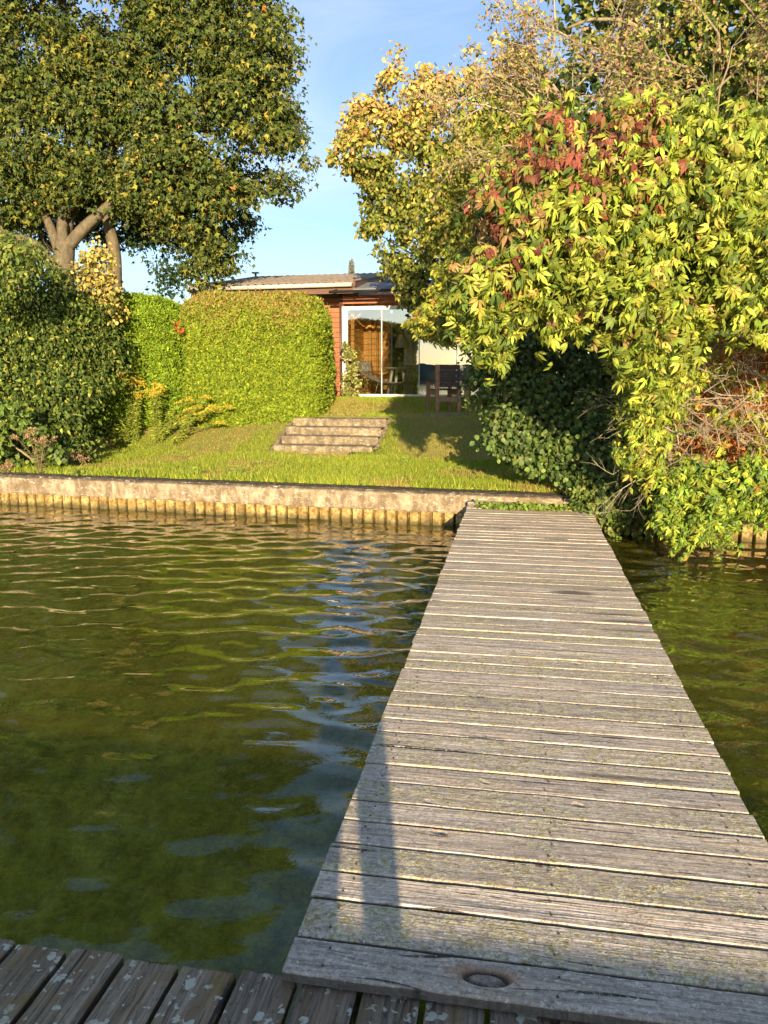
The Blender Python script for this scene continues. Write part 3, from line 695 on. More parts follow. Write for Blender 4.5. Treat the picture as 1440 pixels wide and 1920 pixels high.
# dark lower shrub
spoly = [(880,640),(905,600),(1000,590),(1120,600),(1190,680),(1200,760),(1215,860),(1225,930),(1215,990),(1150,1000),(1110,975),(1080,930),(1045,895),(990,880),(930,850),(898,800),(884,730)]
shrub('shaded_shrub', 'dark round-leaved shrub under the overhanging creeper beside the dock end', 'shrub', (1090, 930, 10.0), spoly, lambda u, v: 11.3-2.1*sstep(640, 960, v), .75, 620, 34, .21, T_round(.4), (.045, .085),
      [(.09,.14,.035), (.14,.20,.045), (.24,.28,.08), (.05,.08,.025)], [1, 1, .4, .5], 75, stems=22, stemmat=TWIG, D=.8, keep=lambda u, v, rg: fbm(u*.02+4, v*.02) > .30)
shrub('waterside_shrub', 'small-leaved light green shrub between dock end and water', 'shrub', (1170, 985, 8.95), [(1060,930),(1100,890),(1190,880),(1230,930),(1240,985),(1200,1005),(1140,1000),(1115,965)], 8.95, .22, 110, 26, .13, T_round(.38), (.03, .06),
      [(.14,.19,.035), (.22,.27,.05), (.3,.31,.08), (.07,.1,.02)], [1, .9, .5, .4], 76, stems=12, stemmat=PALE_TWIG)
# the bright creeper
REDS = [(a, b, sx*1.35, sy*1.35, k*.72) for (a, b, sx, sy, k) in [(1060,250,75,50,.8),(1010,290,60,45,.8),(905,430,40,42,.9),(1130,330,70,45,.45),(1180,215,60,28,.7),(930,350,34,28,.5),(1160,370,50,30,.4),(1230,275,40,30,.2),(1085,235,40,60,.7),(1000,420,60,60,.2),(1340,300,40,30,.2),(960,500,40,50,.2)]]
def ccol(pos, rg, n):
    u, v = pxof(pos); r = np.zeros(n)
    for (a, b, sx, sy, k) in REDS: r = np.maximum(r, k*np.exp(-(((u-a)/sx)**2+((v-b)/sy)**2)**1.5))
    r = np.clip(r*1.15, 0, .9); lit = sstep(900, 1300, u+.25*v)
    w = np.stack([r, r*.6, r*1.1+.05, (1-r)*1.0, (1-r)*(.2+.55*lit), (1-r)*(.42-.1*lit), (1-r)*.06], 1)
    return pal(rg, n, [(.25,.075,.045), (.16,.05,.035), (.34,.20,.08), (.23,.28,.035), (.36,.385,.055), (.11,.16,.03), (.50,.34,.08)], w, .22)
cpoly = [(868,470),(880,400),(925,350),(960,300),(985,240),(1040,215),(1110,205),(1180,190),(1260,215),(1340,205),(1440,215),(1640,190),(1640,660),(1440,630),(1400,600),(1330,610),(1290,640),(1250,690),(1200,700),(1150,650),(1120,640),(1080,600),(1050,625),(1000,585),(960,590),(945,650),(915,680),(895,620),(860,600),(850,560)]
def ckeep(u, v, rg): return fbm(u*.02+1, v*.02+5) > .42
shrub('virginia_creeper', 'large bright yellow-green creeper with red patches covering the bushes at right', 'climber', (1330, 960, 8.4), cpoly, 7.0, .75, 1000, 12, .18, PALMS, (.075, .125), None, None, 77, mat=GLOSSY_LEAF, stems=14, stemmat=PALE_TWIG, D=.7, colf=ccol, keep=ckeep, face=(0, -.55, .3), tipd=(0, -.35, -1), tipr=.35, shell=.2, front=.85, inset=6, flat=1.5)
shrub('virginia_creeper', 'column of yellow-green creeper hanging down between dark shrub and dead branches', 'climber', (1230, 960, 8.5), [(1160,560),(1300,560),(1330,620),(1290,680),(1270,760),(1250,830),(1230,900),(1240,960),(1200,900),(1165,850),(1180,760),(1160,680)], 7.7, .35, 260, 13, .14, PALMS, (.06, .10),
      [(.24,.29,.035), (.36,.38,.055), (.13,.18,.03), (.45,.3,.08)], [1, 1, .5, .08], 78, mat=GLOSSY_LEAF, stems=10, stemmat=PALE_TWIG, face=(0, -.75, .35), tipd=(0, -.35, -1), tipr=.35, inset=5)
shrub('virginia_creeper', 'thin sprays of creeper leaves growing over the bare twigs and dead conifer', 'climber', (1380, 960, 8.6), [(1270,620),(1340,600),(1450,600),(1600,600),(1600,900),(1440,900),(1300,900),(1270,800)], 8.1, .25, 75, 11, .14, PALMS, (.05, .085),
      [(.26,.32,.03), (.42,.43,.04), (.13,.18,.03), (.5,.25,.05)], [1, 1, .5, .2], 178, mat=GLOSSY_LEAF, face=(0, -.75, .35), tipd=(0, -.35, -1), tipr=.35, inset=5)
shrub('virginia_creeper', 'green creeper curtain at lower right trailing its tips into the water', 'climber', (1330, 960, 8.6), [(1235,900),(1290,860),(1350,870),(1440,860),(1640,840),(1640,1000),(1440,965),(1420,1000),(1400,960),(1370,990),(1372,1038),(1345,1040),(1300,1000),(1278,1035),(1245,1000),(1240,955)], 7.75, .35, 330, 13, .13, PALMS, (.06, .095),
      [(.19,.28,.035), (.31,.37,.045), (.10,.16,.03), (.45,.22,.06)], [1, 1, .5, .05], 79, mat=GLOSSY_LEAF, stems=12, stemmat=PALE_TWIG, face=(0, -.75, .35), tipd=(0, -.35, -1), tipr=.35, inset=4)
ci = bpy.data.objects['virginia_creeper']; rg = np.random.default_rng(200)
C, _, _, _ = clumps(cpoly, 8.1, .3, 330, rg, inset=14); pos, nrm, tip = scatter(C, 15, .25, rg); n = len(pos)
leaves('inner_foliage', PALMS[1], pos, nrm, tip, rg.uniform(.09, .13, n), pal(rg, n, [(.06,.10,.02), (.10,.14,.025), (.2,.09,.04)], [1, .7, .15]), GLOSSY_LEAF, ci)  # leaves coloured darker to paint the shaded depth behind the front layer
# dead orange conifer with pale bare twigs in front
shrub('dead_conifer', 'dead conifer with rust orange sprays behind bare twigs at right edge', 'tree', (1400, 900, 9.2), [(1270,640),(1330,600),(1440,590),(1640,590),(1640,900),(1440,920),(1330,900),(1260,880),(1290,760)], 9.2, .5, 420, 46, .18, T_blade(.14), (.06, .11),
      [(.52,.17,.045), (.60,.27,.08), (.38,.13,.04), (.24,.2,.06)], [1, .7, .7, .6], 80, mat=DRY, stems=10, tipd=(0, -.1, -1), tipr=.5)
base = P(1195, 905, 9.0); base[2] = .43
bt = empty('bare_tree', tuple(base), 'bare branched tree standing in front of the dead orange conifer', 'tree')
mb = MB(); rg = np.random.default_rng(91)
limb(mb, [(1200, 925, 9.0), (1196, 860, 8.9), (1202, 800, 8.8), (1188, 740, 8.7), (1170, 690, 8.6)], .065, .03, 8)
limb(mb, [(1260, 890, 8.5), (1250, 800, 8.4), (1262, 740, 8.3), (1265, 690, 8.2), (1275, 650, 8.1), (1250, 625, 8.0), (1230, 610, 7.9)], .030, .014, 7)
limb(mb, [(1440, 880, 8.4), (1370, 800, 8.3), (1330, 700, 8.2), (1345, 620, 8.1)], .028, .012, 7)
mb.build('trunk', TWIG, bt, True)
mb = MB()
for k in range(105):
    u = rg.uniform(1190, 1480); v = rg.uniform(640, 890); a = P(u, v, rg.uniform(7.6, 8.2))
    grow(mb, a, rg.normal(size=3)*np.array([1, .35, .8])+np.array([-.1, -.2, .1]), rg.uniform(.25, .55), .0065, 2, rg, spread=.6)
mb.build('twigs', PALE_TWIG, bt, True)
# dry twiggy bushes above
def twig_bush(name, label, base_uvY, starts, seed, cols, leafn=1, depth=3, L=.62, r=.014, dirv=(0, -.15, 1), lsz=(.03, .055), bm=None):
    bm = bm or PALE_TWIG; rg = np.random.default_rng(seed); b = P(*base_uvY); b[2] = float(Hh(b[0], b[1]))
    t = empty(name, tuple(b), label, 'shrub'); mb = MB(); ends = []
    for (u, v, Y, du, dv) in starts:
        a = P(u, v, Y); e = P(u+du, v+dv, Y-.1); d = unit(e-a)
        grow(mb, a, d+rg.normal(size=3)*.08, L*rg.uniform(.8, 1.2), r, depth, rg, spread=.5, kids=(3, 5), ends=ends)
    mb.build('branches', bm, t, True)
    E = np.array(ends); E = E[rg.integers(len(E), size=len(E)*leafn)] + rg.normal(size=(len(E)*leafn, 3))*.03; n = len(E)
    leaves('dry_leaves', T_oval(.3, .2, .1), E, rg.normal(size=(n, 3))+np.array([0, -.6, .4]), rg.normal(size=(n, 3))*.7+np.array([0, 0, -.4]), rg.uniform(lsz[0], lsz[1], n), pal(rg, n, cols, [1]*len(cols)), LEAF, t)
    return t
dry = [(.42,.30,.14), (.5,.37,.16), (.36,.2,.12), (.22,.2,.07)]
twig_bush('twiggy_bush', 'half bare twiggy bush with pinkish brown leaves above the red creeper', (1070, 900, 9.2),
    [(1065,260,8.3,-15,-80),(1060,230,8.3,-60,-60),(1055,200,8.3,-80,-20),(1050,200,8.3,40,-80),(1045,170,8.3,-30,-90),(1060,190,8.3,90,-60),(1000,220,8.4,-80,-30),(965,230,8.8,-50,-40),(1080,150,8.4,50,-90),(1040,260,8.2,-90,10),(1010,300,8.3,-80,0),(1075,210,8.3,100,-20),(1120,190,8.3,60,-60),(1030,120,8.5,10,-80),(1090,90,8.6,-50,-40)], 92, dry + [(.3,.32,.06)], 2)
twig_bush('twiggy_bush', 'bare twiggy bush standing up against the dark tree at top right', (1340, 900, 9.2),
    [(1345,240,7.9,-20,-80),(1330,215,7.9,-80,-40),(1325,190,7.9,-60,-70),(1340,170,7.9,50,-60),(1300,130,8.0,-80,-20),(1400,180,7.9,60,-50),(1420,120,8,40,-50),(1380,230,7.8,60,-30),(1290,190,7.9,-70,-10),(1350,100,8,0,-80),(1230,150,8,-60,10),(1440,60,8,-60,-40)], 93, [(.42,.34,.13), (.34,.36,.06), (.36,.2,.12), (.2,.24,.05)], 2, L=.7, bm=TWIG)
base = P(1050, 900, 9.3); base[2] = .45
sn = empty('snag', tuple(base), 'thick curved bare branch rising out of the red creeper', 'branch')
mb = MB(); limb(mb, [(1075, 330, 7.7), (1072, 270, 7.9), (1060, 220, 8.1), (1045, 180, 8.2), (1030, 165, 8.2)], .03, .016, 8); limb(mb, [(1160, 100, 8.2), (1215, 70, 8.1), (1170, 40, 8.1), (1110, 38, 8.2), (1060, 55, 8.3)], .028, .012, 8)
limb(mb, [(1100, 480, 8.0), (1090, 400, 7.9), (1078, 330, 7.75)], .03, .03, 8); mb.build('branch', TWIG, sn, True)

# distant conifer tip behind the roof
b = P(660, 700, 60); b[2] = 1.3; fc = empty('distant_conifer', tuple(b), 'thin conifer tip showing above the roof ridge', 'tree')
rg = np.random.default_rng(95); tp = P(659, 487, 60); mb = MB(); mb.tube([b, tp], .25, .02, 6); mb.build('trunk', BARK, fc, True)
n = 2600; f = rg.random(n)**.7; a = rg.uniform(0, 6.28, n); hgt = tp[2]-4*f; rad = .06+.24*f*(1+.3*np.sin(f*60)); rr = rad*rg.random(n)**.5
pos = np.stack([tp[0]+rr*np.cos(a), tp[1]+rr*np.sin(a), hgt-.25*rr], 1)
leaves('crown', T_blade(.15), pos, rg.normal(size=(n, 3)), np.stack([np.cos(a), np.sin(a), np.full(n, .1)], 1), .22, pal(rg, n, [(.2,.22,.17), (.3,.3,.22)], [1, 1]), DRY, fc)

# ------------------------------------------------------------------ lawn grass
rg = np.random.default_rng(99); n = 430000
gx = rg.uniform(-7.5, 5.0, n); dd = .31+ 10.6*rg.random(n)**1.15; gy = wall_y(gx)+dd
gz = Hh(gx, gy); lx, ly = steploc(gx, gy)
ok = ~((np.abs(lx) < ST['w']/2+.1) & (ly > -.08) & (ly < 1.4)) & (gy < 20.2)
gx, gy, gz, dd = gx[ok], gy[ok], gz[ok], dd[ok]; n = len(gx); pos = np.stack([gx, gy, gz-.005], 1)
bald = baldness(gx, gy, dd)
wts = np.stack([1-bald*.8, .8-bald*.6, .35+0*gx, bald*1.1, bald*.8], 1)
col = pal(rg, n, [(.26,.34,.035), (.37,.43,.05), (.46,.45,.07), (.56,.40,.14), (.42,.29,.11)], wts, .2)
sz = rg.uniform(.03, .07, n)*(.6+.9*fbm(gx*7, gy*7, 2))*(1-.35*bald)*np.where(dd < .5, 1.9, 1.0)*np.where(rg.random(n) < .03, 1.6, 1)
go = leaves('lawn_grass', T_grass(), pos, rg.normal(size=(n, 3))*np.array([1, 1, .1]), np.array([0, 0, 1.])+rg.normal(size=(n, 3))*np.array([.3, .3, 0]), sz*1.0, col, GRASSM)
tag(go, 'short green lawn grass with dry patches', 'grass', kind='stuff')
# widen blades a bit through a second low leafy layer (clover)
n = 26000; gx = rg.uniform(-7, 4.5, n); dd = .32+8*rg.random(n)**1.6; gy = wall_y(gx)+dd; lx, ly = steploc(gx, gy)
ok = ~((np.abs(lx) < ST['w']/2+.1) & (ly > -.08) & (ly < 1.4)) & (fbm(gx*2, gy*2+3) > .47); gx, gy = gx[ok], gy[ok]; n = len(gx)
go = leaves('lawn_clover', T_round(.45), np.stack([gx, gy, Hh(gx, gy)+.015], 1), np.array([0, -.3, 1.])+rg.normal(size=(n, 3))*.4, rg.normal(size=(n, 3)), rg.uniform(.015, .035, n), pal(rg, n, [(.2,.28,.04), (.3,.36,.06)], [1, 1]), LEAF)
tag(go, 'clover and small weeds between the lawn grass', 'clover', kind='stuff')
for k, (u, v, h, lb) in enumerate(((360, 895, .22, 'bright leafy weed on the wall edge right of the goldenrod'), (150, 893, .2, 'small leafy weed on the wall edge near the dried flowers'), (262, 893, .17, 'small leafy weed on the wall edge below the goldenrod'), (445, 893, .18, 'tuft of long grass on the wall edge below the hedge'), (755, 868, .13, 'tiny leafy weed in the lawn below the steps'))):
    weed('lawn_weed', lb, 'weed', u, v, h, 120+k, [(.24,.33,.04), (.33,.4,.06)], None, 9, (0, 0, 0), .07, 'plume', 'weeds at the lawn edge', .5)

# ------------------------------------------------------------------ sea wall
def concrete(name, c1, c2, stain):
    m, nt, b = newmat(name); p = geo(nt); n = noise(nt, p, 2.2, 6, .7); n2 = noise(nt, p, 9, 6, .7, (1, 1, .5)); n3 = noise(nt, p, 60, 4)
    c = ramp(nt, n, [(.35, c1), (.62, c2)]); c2_ = mix(nt, ramp(nt, n2, [(.42, .85), (.62, 0)]).outputs[0], c.outputs[0], stain)
    c3 = mix(nt, ramp(nt, noise(nt, p, 11, 6, .85, (1, 1, 2)), [(.55, 0), (.64, .85)]).outputs[0], c2_, (.66, .60, .48)); c3 = mix(nt, ramp(nt, noise(nt, p, 3.3, 7, .85, (1, 1, 1.3)), [(.36, .8), (.46, 0)]).outputs[0], c3, stain)
    c3 = mix(nt, mathn(nt, 'MULTIPLY', n3, .25), c3, stain)
    nt.links.new(c3, b.inputs['Base Color']); b.inputs['Roughness'].default_value = .85; bump(nt, b, mathn(nt, 'ADD', n2, n3), .5, .02); return m
CONC = concrete('old_concrete', (.30, .22, .13), (.54, .42, .27), (.14, .095, .05))
COPE = concrete('dark_coping', (.07, .052, .035), (.13, .10, .065), (.04, .03, .02))
STEPM = concrete('step_concrete', (.27, .205, .125), (.43, .335, .205), (.12, .09, .055))
def rust_mat():
    m, nt, b = newmat('sheet_pile_steel'); p = geo(nt); n = noise(nt, p, 7, 6, .7); n2 = noise(nt, p, 30, 4, .6)
    c = ramp(nt, n, [(.32, (.10, .06, .025)), (.48, (.33, .21, .055)), (.66, (.58, .44, .17))])
    c2 = mix(nt, ramp(nt, n2, [(.48, 0), (.62, .8)]).outputs[0], c.outputs[0], (.13, .075, .025)); sz_ = N(nt, 'ShaderNodeSeparateXYZ'); nt.links.new(p, sz_.inputs[0]); al = ramp(nt, mathn(nt, 'ADD', sz_.outputs[2], mathn(nt, 'MULTIPLY', mathn(nt, 'SUBTRACT', n, .5), .12)), [(.01, .9), (.07, .15), (.10, 0)]); c2 = mix(nt, al.outputs[0], c2, (.08, .065, .02)); nt.links.new(c2, b.inputs['Base Color']); b.inputs['Roughness'].default_value = .8; bump(nt, b, n2, .4, .01); return m
RUST = rust_mat()
wang = math.atan(WSL)
sw = empty('sea_wall', (WX0, WY0, 0), 'long concrete shore wall capped with stained coping along the water', 'wall', rz=wang)
# concrete beam with uneven edge (subdivided)
def rough_beam(x0, x1, y0, y1, z0, z1, seed, amp=.006, step=.08, tilt=0):
    n = int((x1-x0)/step); xs_ = np.linspace(x0, x1, n+1); rows = []
    prof = [(y0+.012, z0), (y0, z0+.02), (y0+.002, z1-.035), (y0+.008, z1-.012), (y0+.03, z1), (y0*.6+y1*.4, z1+.002), (y1, z1), (y1, z0)]
    for k, (y, z) in enumerate(prof):
        nz = (fbm(xs_*3+seed+k*.3, xs_*0+k*.4+seed)-.5)*amp*2 + (vn(xs_*14+k*.9, xs_*0+k*.8+seed)-.5)*amp
        rows.append(np.stack([xs_, y+nz*(k < 5), z+nz*(0 < k < 7)], 1))
    V = np.concatenate(rows); f = grid_faces(n+1, len(prof)); m = (len(prof)-1)*(n+1)
    a = np.arange(n); f2 = np.stack([m+a, m+a+1, a+1, a], 1)
    return V, np.concatenate([f, f2])[:, ::-1]
V, f = rough_beam(-19, 9, 0, .36, .165, .405, 3); o = link('concrete_cap', npmesh('concrete_cap', V, f, smooth=False), CONC, sw, False)
V, f = rough_beam(-19, 9, .045, .37, -.0+.4085, .432, 8, amp=.009); o = link('coping', npmesh('coping', V, f), COPE, sw, False)
# sheet piling
px = []; x = -19.0
while x < 9:
    px += [(x, 0.012), (x+.05, .006), (x+.105, .012), (x+.113, .03), (x+.117, .10), (x+.138, .10), (x+.142, .03)]; x += .150
px = np.array(px); nn = len(px); V = []; zs = (-1.6, -.3, .02, .17)
for z in zs: V.append(np.stack([px[:, 0], px[:, 1], np.full(nn, z)], 1))
link('sheet_piling', npmesh('sheet_piling', np.concatenate(V), grid_faces(nn, 4)[:, ::-1]), RUST, sw, False)

# ------------------------------------------------------------------ steps
st = empty('garden_steps', (ST['x'], ST['y'], .46), 'four worn concrete steps leading up the lawn to the house', 'steps', rz=ST['rz'])
for k in range(4):
    z1 = (k+1)*.147; y0 = k*.335
    V, f = rough_beam(-ST['w']/2 - .0, ST['w']/2, y0, y0+.42 if k < 3 else y0+.36, z1-.155 if k else -.15, z1, 20+k, amp=.012, step=.05)
    Vx = V.copy(); Vx[:, 0] += (vn(np.array([k*3.1]), np.array([.5]))[0]-.5)*.05
    o = link('step', npmesh('step', Vx, f), STEPM, st, False)
    mbx = MB()
for sgn in (-1, 1):
    mbx = MB(); x = sgn*(ST['w']/2+.045)
    M = Matrix.Translation((x, -.12 if sgn < 0 else .08, -.02 if sgn < 0 else .06)) @ Matrix.Rotation(R(22.5), 4, 'X')
    mbx.box(-.035, .035, 0, 1.45 if sgn < 0 else 1.25, -.25, .06, M, bev=.01); mbx.build('side_kerb', STEPM, st)

# ------------------------------------------------------------------ planks
def plank_mesh(name, planks, mat, parent, knots=(), wets=(), lich=None):
    LI = []
    """planks: (x0, x1, y0, y1, ztop, thick, seed, along) in local coords; along='x' or 'y'"""
    VV, FF, PC, WR = [], [], [], []; off = 0
    for (a0, a1, c0, c1, zt, th, seed, tone) in planks:
        fine_ = len(VV) < 3 and lich is not None; na = max(8, int((a1-a0)/(.008 if fine_ else .022))); nc = 24 if fine_ else 8
        A = np.linspace(a0, a1, na+1)
        wob0 = (fbm(A*2+seed*5, A*0+.3)-.5)*.005 + (vn(A*22+seed, A*0+1)-.5)*.0025; wob1 = (fbm(A*2+seed*9, A*0+.8)-.5)*.005 + (vn(A*22+seed, A*0+5)-.5)*.0025
        cc = c0+wob0; cd_ = c1+wob1; w_ = cd_-cc
        prof = [(.0, -th, 0), (.0, -.010, 0), (.0, -.0068, 0), (.0, -.0045, 0), (.008, -.003, 0), (.03, 0, 1)] + [(t, 0, 1) for t in np.linspace(.14, .86, nc-2)] + [(.97, 0, 1), (.992, -.003, 0), (1, -.006, 0), (1, -.010, 0), (1, -th, 0)]
        rows = []; cup = (np.sin(seed*7.7))*.0015; twist = np.sin(seed*3.1)*.001
        for (t, dz, top) in prof:
            z = zt+dz + cup*(4*(t-.5)**2) + twist*(A-a0)/(a1-a0)*(t-.5)*2
            z = z + (fbm(A*3+seed, A*0+t*3+seed)-.5)*.004*(dz > -.02) + (vn(A*9+seed*2, A*0+t*40)-.5)*.0016*(dz > -.02)
            rows.append(np.stack([A, cc+w_*t, z], 1))
        V = np.concatenate(rows); nr = len(prof)
        pcx = V[:, 0].copy(); pcy = V[:, 1].copy(); kn = np.zeros(len(V)); damp_gap = np.repeat(np.array([1.0 if dz < -.0085 else 0. for (t, dz, top) in prof]), na+1)*.92  # lower board sides coloured dark so the gaps read as shaded
        for (kx, ky, ks, dark) in knots:
            dx = (V[:, 0]-kx)/(ks*2.3); dy = (V[:, 1]-ky)/ks; q = np.exp(-(dx**2+dy**2))
            pcy = pcy - (V[:, 1]-ky)*.85*np.exp(-(dx**2+dy**2)*.5); m = np.exp(-(((V[:, 0]-kx)/(ks*.6))**2+((V[:, 1]-ky)/(ks*.34))**2)); kn = np.maximum(kn, m*dark)
            V[:, 2] -= m*.018*dark*(V[:, 2] > zt-.02)
        for (kx, ky, sx, sy, st_) in wets:
            m = np.exp(-(((V[:, 0]-kx)/sx)**2+((V[:, 1]-ky)/sy)**2)**2); damp_gap = np.maximum(damp_gap, st_*m)
        f = grid_faces(na+1, nr)
        ends = []
        e0 = [i*(na+1) for i in range(nr)]; e1 = [i*(na+1)+na for i in range(nr)]
        h = nr//2
        for e, fl_ in ((e0, False), (e1, True)):
            for i in range(h-1):
                q = [e[i], e[i+1], e[nr-2-i], e[nr-1-i]] ; ends.append(q[::-1] if fl_ else q)
            if h-1 < nr-h-1: pass
        m = (nr-1)*(na+1); a = np.arange(na); fb = np.stack([m+a, m+a+1, a+1, a], 1)
        VV.append(V); FF.append(np.concatenate([f, fb, np.array(ends)])+off); off += len(V)
        org = np.zeros(len(V))
        for (kx, ky, ks, dark) in knots[:1]:
            e_ = np.hypot((V[:, 0]-kx)/.052, (V[:, 1]-ky)/.024); fl2 = np.hypot((V[:, 0]-kx)/.115, (V[:, 1]-ky-.006)/.030)
            crack_ = np.exp(-((e_-1.05)/.22)**2); core = (e_ < .85)
            if abs((c0+c1)/2-ky) < .06:
                kn = np.clip(crack_ + .35*core, 0, 1); org = np.clip(1.15-fl2, 0, 1)*(e_ > 1.0); up_ = V[:, 2] > zt-.02
                V[:, 2] += up_*(-.013*crack_ + .002*core - .004*np.clip(1.1-fl2, 0, 1))
        LI.append(np.stack([np.full(len(V), lich[len(LI)] if lich else .3), org, np.zeros(len(V))], 1)); PC.append(np.stack([pcx+seed*13.7, pcy, np.full(len(V), seed*5.1)], 1)); WR.append(np.stack([kn, np.full(len(V), tone), damp_gap], 1))
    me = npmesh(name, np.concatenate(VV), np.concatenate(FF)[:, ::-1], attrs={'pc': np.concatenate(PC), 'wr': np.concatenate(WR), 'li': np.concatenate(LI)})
    return link(name, me, mat, parent, False)
YAW = -R(9.87); DZ = .30
nl = G(524, 1830, DZ); fl_ = G(884, 950, DZ); nr_ = G(1440, 1592, DZ); fr_ = G(1112, 962, DZ)
Lc, Ls = math.cos(YAW), math.sin(YAW)
def dloc(p): dx = p[0]-nl[0]; dy = p[1]-nl[1]; return dx*Lc+dy*Ls, -dx*Ls+dy*Lc
print('DOCK', nl, fl_, dloc(fl_), dloc(nr_), dloc(fr_))
WD = (dloc(nr_)[0]+dloc(fr_)[0])/2; LEN = dloc(fl_)[1]
dock = empty('wooden_dock', (nl[0], nl[1], 0), 'long weathered grey plank footbridge running from the camera to the shore', 'dock', rz=YAW)
prg = random.Random(4); y = .024; planks = []; k = 0
while y < LEN-.05:
    wdt = [.112, .135, .118, .14, .128][k] if k < 5 else prg.uniform(.118, .155)
    if k == 0: wdt = .128
    if k == 1: wdt = .158
    planks.append((prg.uniform(-.006, .006), WD+prg.uniform(-.006, .006), y+.0, y+wdt, DZ+prg.uniform(-.0012, .0012), .034, prg.random()*9, min(1, max(0, .35+prg.gauss(.15, .22)))))
    if k == 0: planks[-1] = (0, WD, y, y+wdt, DZ, .034, 2.37, .1)
    y += wdt+prg.uniform(.008, .013); k += 1
# knot on the first board, small knots elsewhere, damp stains
kp = dloc(G(912, 1818, DZ)); kp2 = dloc(G(590, 1795, DZ))
knots = [(kp[0], .092, .062, 1.0), (kp2[0], .07, .035, .5)]
for q in range(30): knots.append((prg.uniform(.1, WD-.1), prg.uniform(.2, LEN), .02, prg.uniform(.4, .9)))
wets = []
for (u, v, sx, sy) in ((1072, 1112, .16, .055), (1090, 1127, .16, .02), (1150, 1152, .2, .02), (1172, 1166, .2, .03), (1190, 1183, .25, .018), (1120, 1480, .03, .012), (1180, 1460, .25, .01)):
    a = dloc(G(u, v, DZ)); wets.append((a[0], a[1], sx, sy, .95))
lich = [0, .95, .12, .85, .25, .5, .75, .2, .6, .7, .15, .5] + [max(0, prg.uniform(.1, .9)*(1 if k < 30 else .4)) for k in range(12, len(planks))]
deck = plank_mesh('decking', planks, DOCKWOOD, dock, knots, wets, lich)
UNDER = flat_mat('dark_timber', (.09, .065, .045), .85, .4, 12, bmp=.4)
for x in (.10, WD/2, WD-.10):
    mb = MB(); mb.box(x-.045, x+.045, -.02 + .06, LEN+.1, DZ-.19, DZ-.037, bev=.004); mb.build('beam', UNDER, dock)
for y_ in (.5, 3.2, 5.9, 8.0):
    for x in (.14, WD-.14):
        mb = MB(); mb.tube([(x, y_, -2.6), (x, y_, DZ-.045)], .05, .05, 10); mb.build('post', UNDER, dock)
    mb = MB(); mb.box(.02, WD-.02, y_-.05, y_+.05, DZ-.30, DZ-.19); mb.build('crossbeam', UNDER, dock)
mb = MB(); mb.lathe([(0, .0016), (.0036, .0014), (.0044, -.004)], 8); nail_me = None
NM = flat_mat('rusty_nails', (.10, .06, .04), .6, bmp=0)
for pl_ in planks[:16]:
    for x in (.10, WD/2, WD-.10):
        for t in (.24, .76):
            if nail_me is None: o = mb.build('nail', NM, dock); nail_me = o.data
            else: o = bpy.data.objects.new('nail', nail_me); COL.objects.link(o); o.parent = dock
            o.location = (x+prg.uniform(-.012, .012), pl_[2]+(pl_[3]-pl_[2])*t, pl_[4]+.0015)
# landing boards between dock and wall
# platform in the foreground: boards run toward the camera
PZ = .252
plat = empty('wooden_platform', (nl[0], nl[1], 0), 'dark platform boards with white lichen spots crossing the foreground', 'dock', rz=YAW)
pl = []; x = -3.6; i = 0; kk = prg
PA = dloc(G(133, 1774, PZ)); PB = dloc(G(444, 1829, PZ)); print('PLAT', PA, PB)
pw = (PB[0]-PA[0])/3; x = PA[0] - pw*14 + .004
while x < 3.2:
    pl.append((-2.9, PA[1]-.012+kk.uniform(-.008, .008), x+.006, x+pw-.010, PZ+kk.uniform(-.003, .003), .034, kk.random()*9, kk.uniform(.15, .6) if x < -.25 else kk.uniform(0, .2))); x += pw
# build along y: swap axes with a child rotated 90 degrees
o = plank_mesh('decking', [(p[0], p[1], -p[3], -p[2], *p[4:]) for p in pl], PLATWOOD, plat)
o.rotation_euler = (0, 0, math.pi/2)
for y_ in (-.15, -1.2, -2.4):
    mb = MB(); mb.box(-3.6, 3.2, y_-.045, y_+.045, PZ-.2, PZ-.037, bev=.004); mb.build('joist', UNDER, plat)
mb = MB()
for x in (-3, -1, 1, 3):
    mb = MB(); mb.tube([(x, -.25, -2.8), (x, -.25, PZ-.2)], .055, .055, 10); mb.build('post', UNDER, plat)
# unseen box added behind the camera to shade the platform
bb = empty('platform_shade_box', (0.2, -1.25, PZ), 'unseen timber box added behind the viewer to shade the platform', 'light blocker', rz=YAW)
mb = MB(); mb.box(-2.6, 2.3, -.22, .22, .02, .60, bev=.01); mb.build('box', UNDER, bb); mb = MB(); mb.box(-2.65, 2.35, -.26, .26, .603, .635, bev=.008); mb.build('shade_box_top', UNDER, bb)

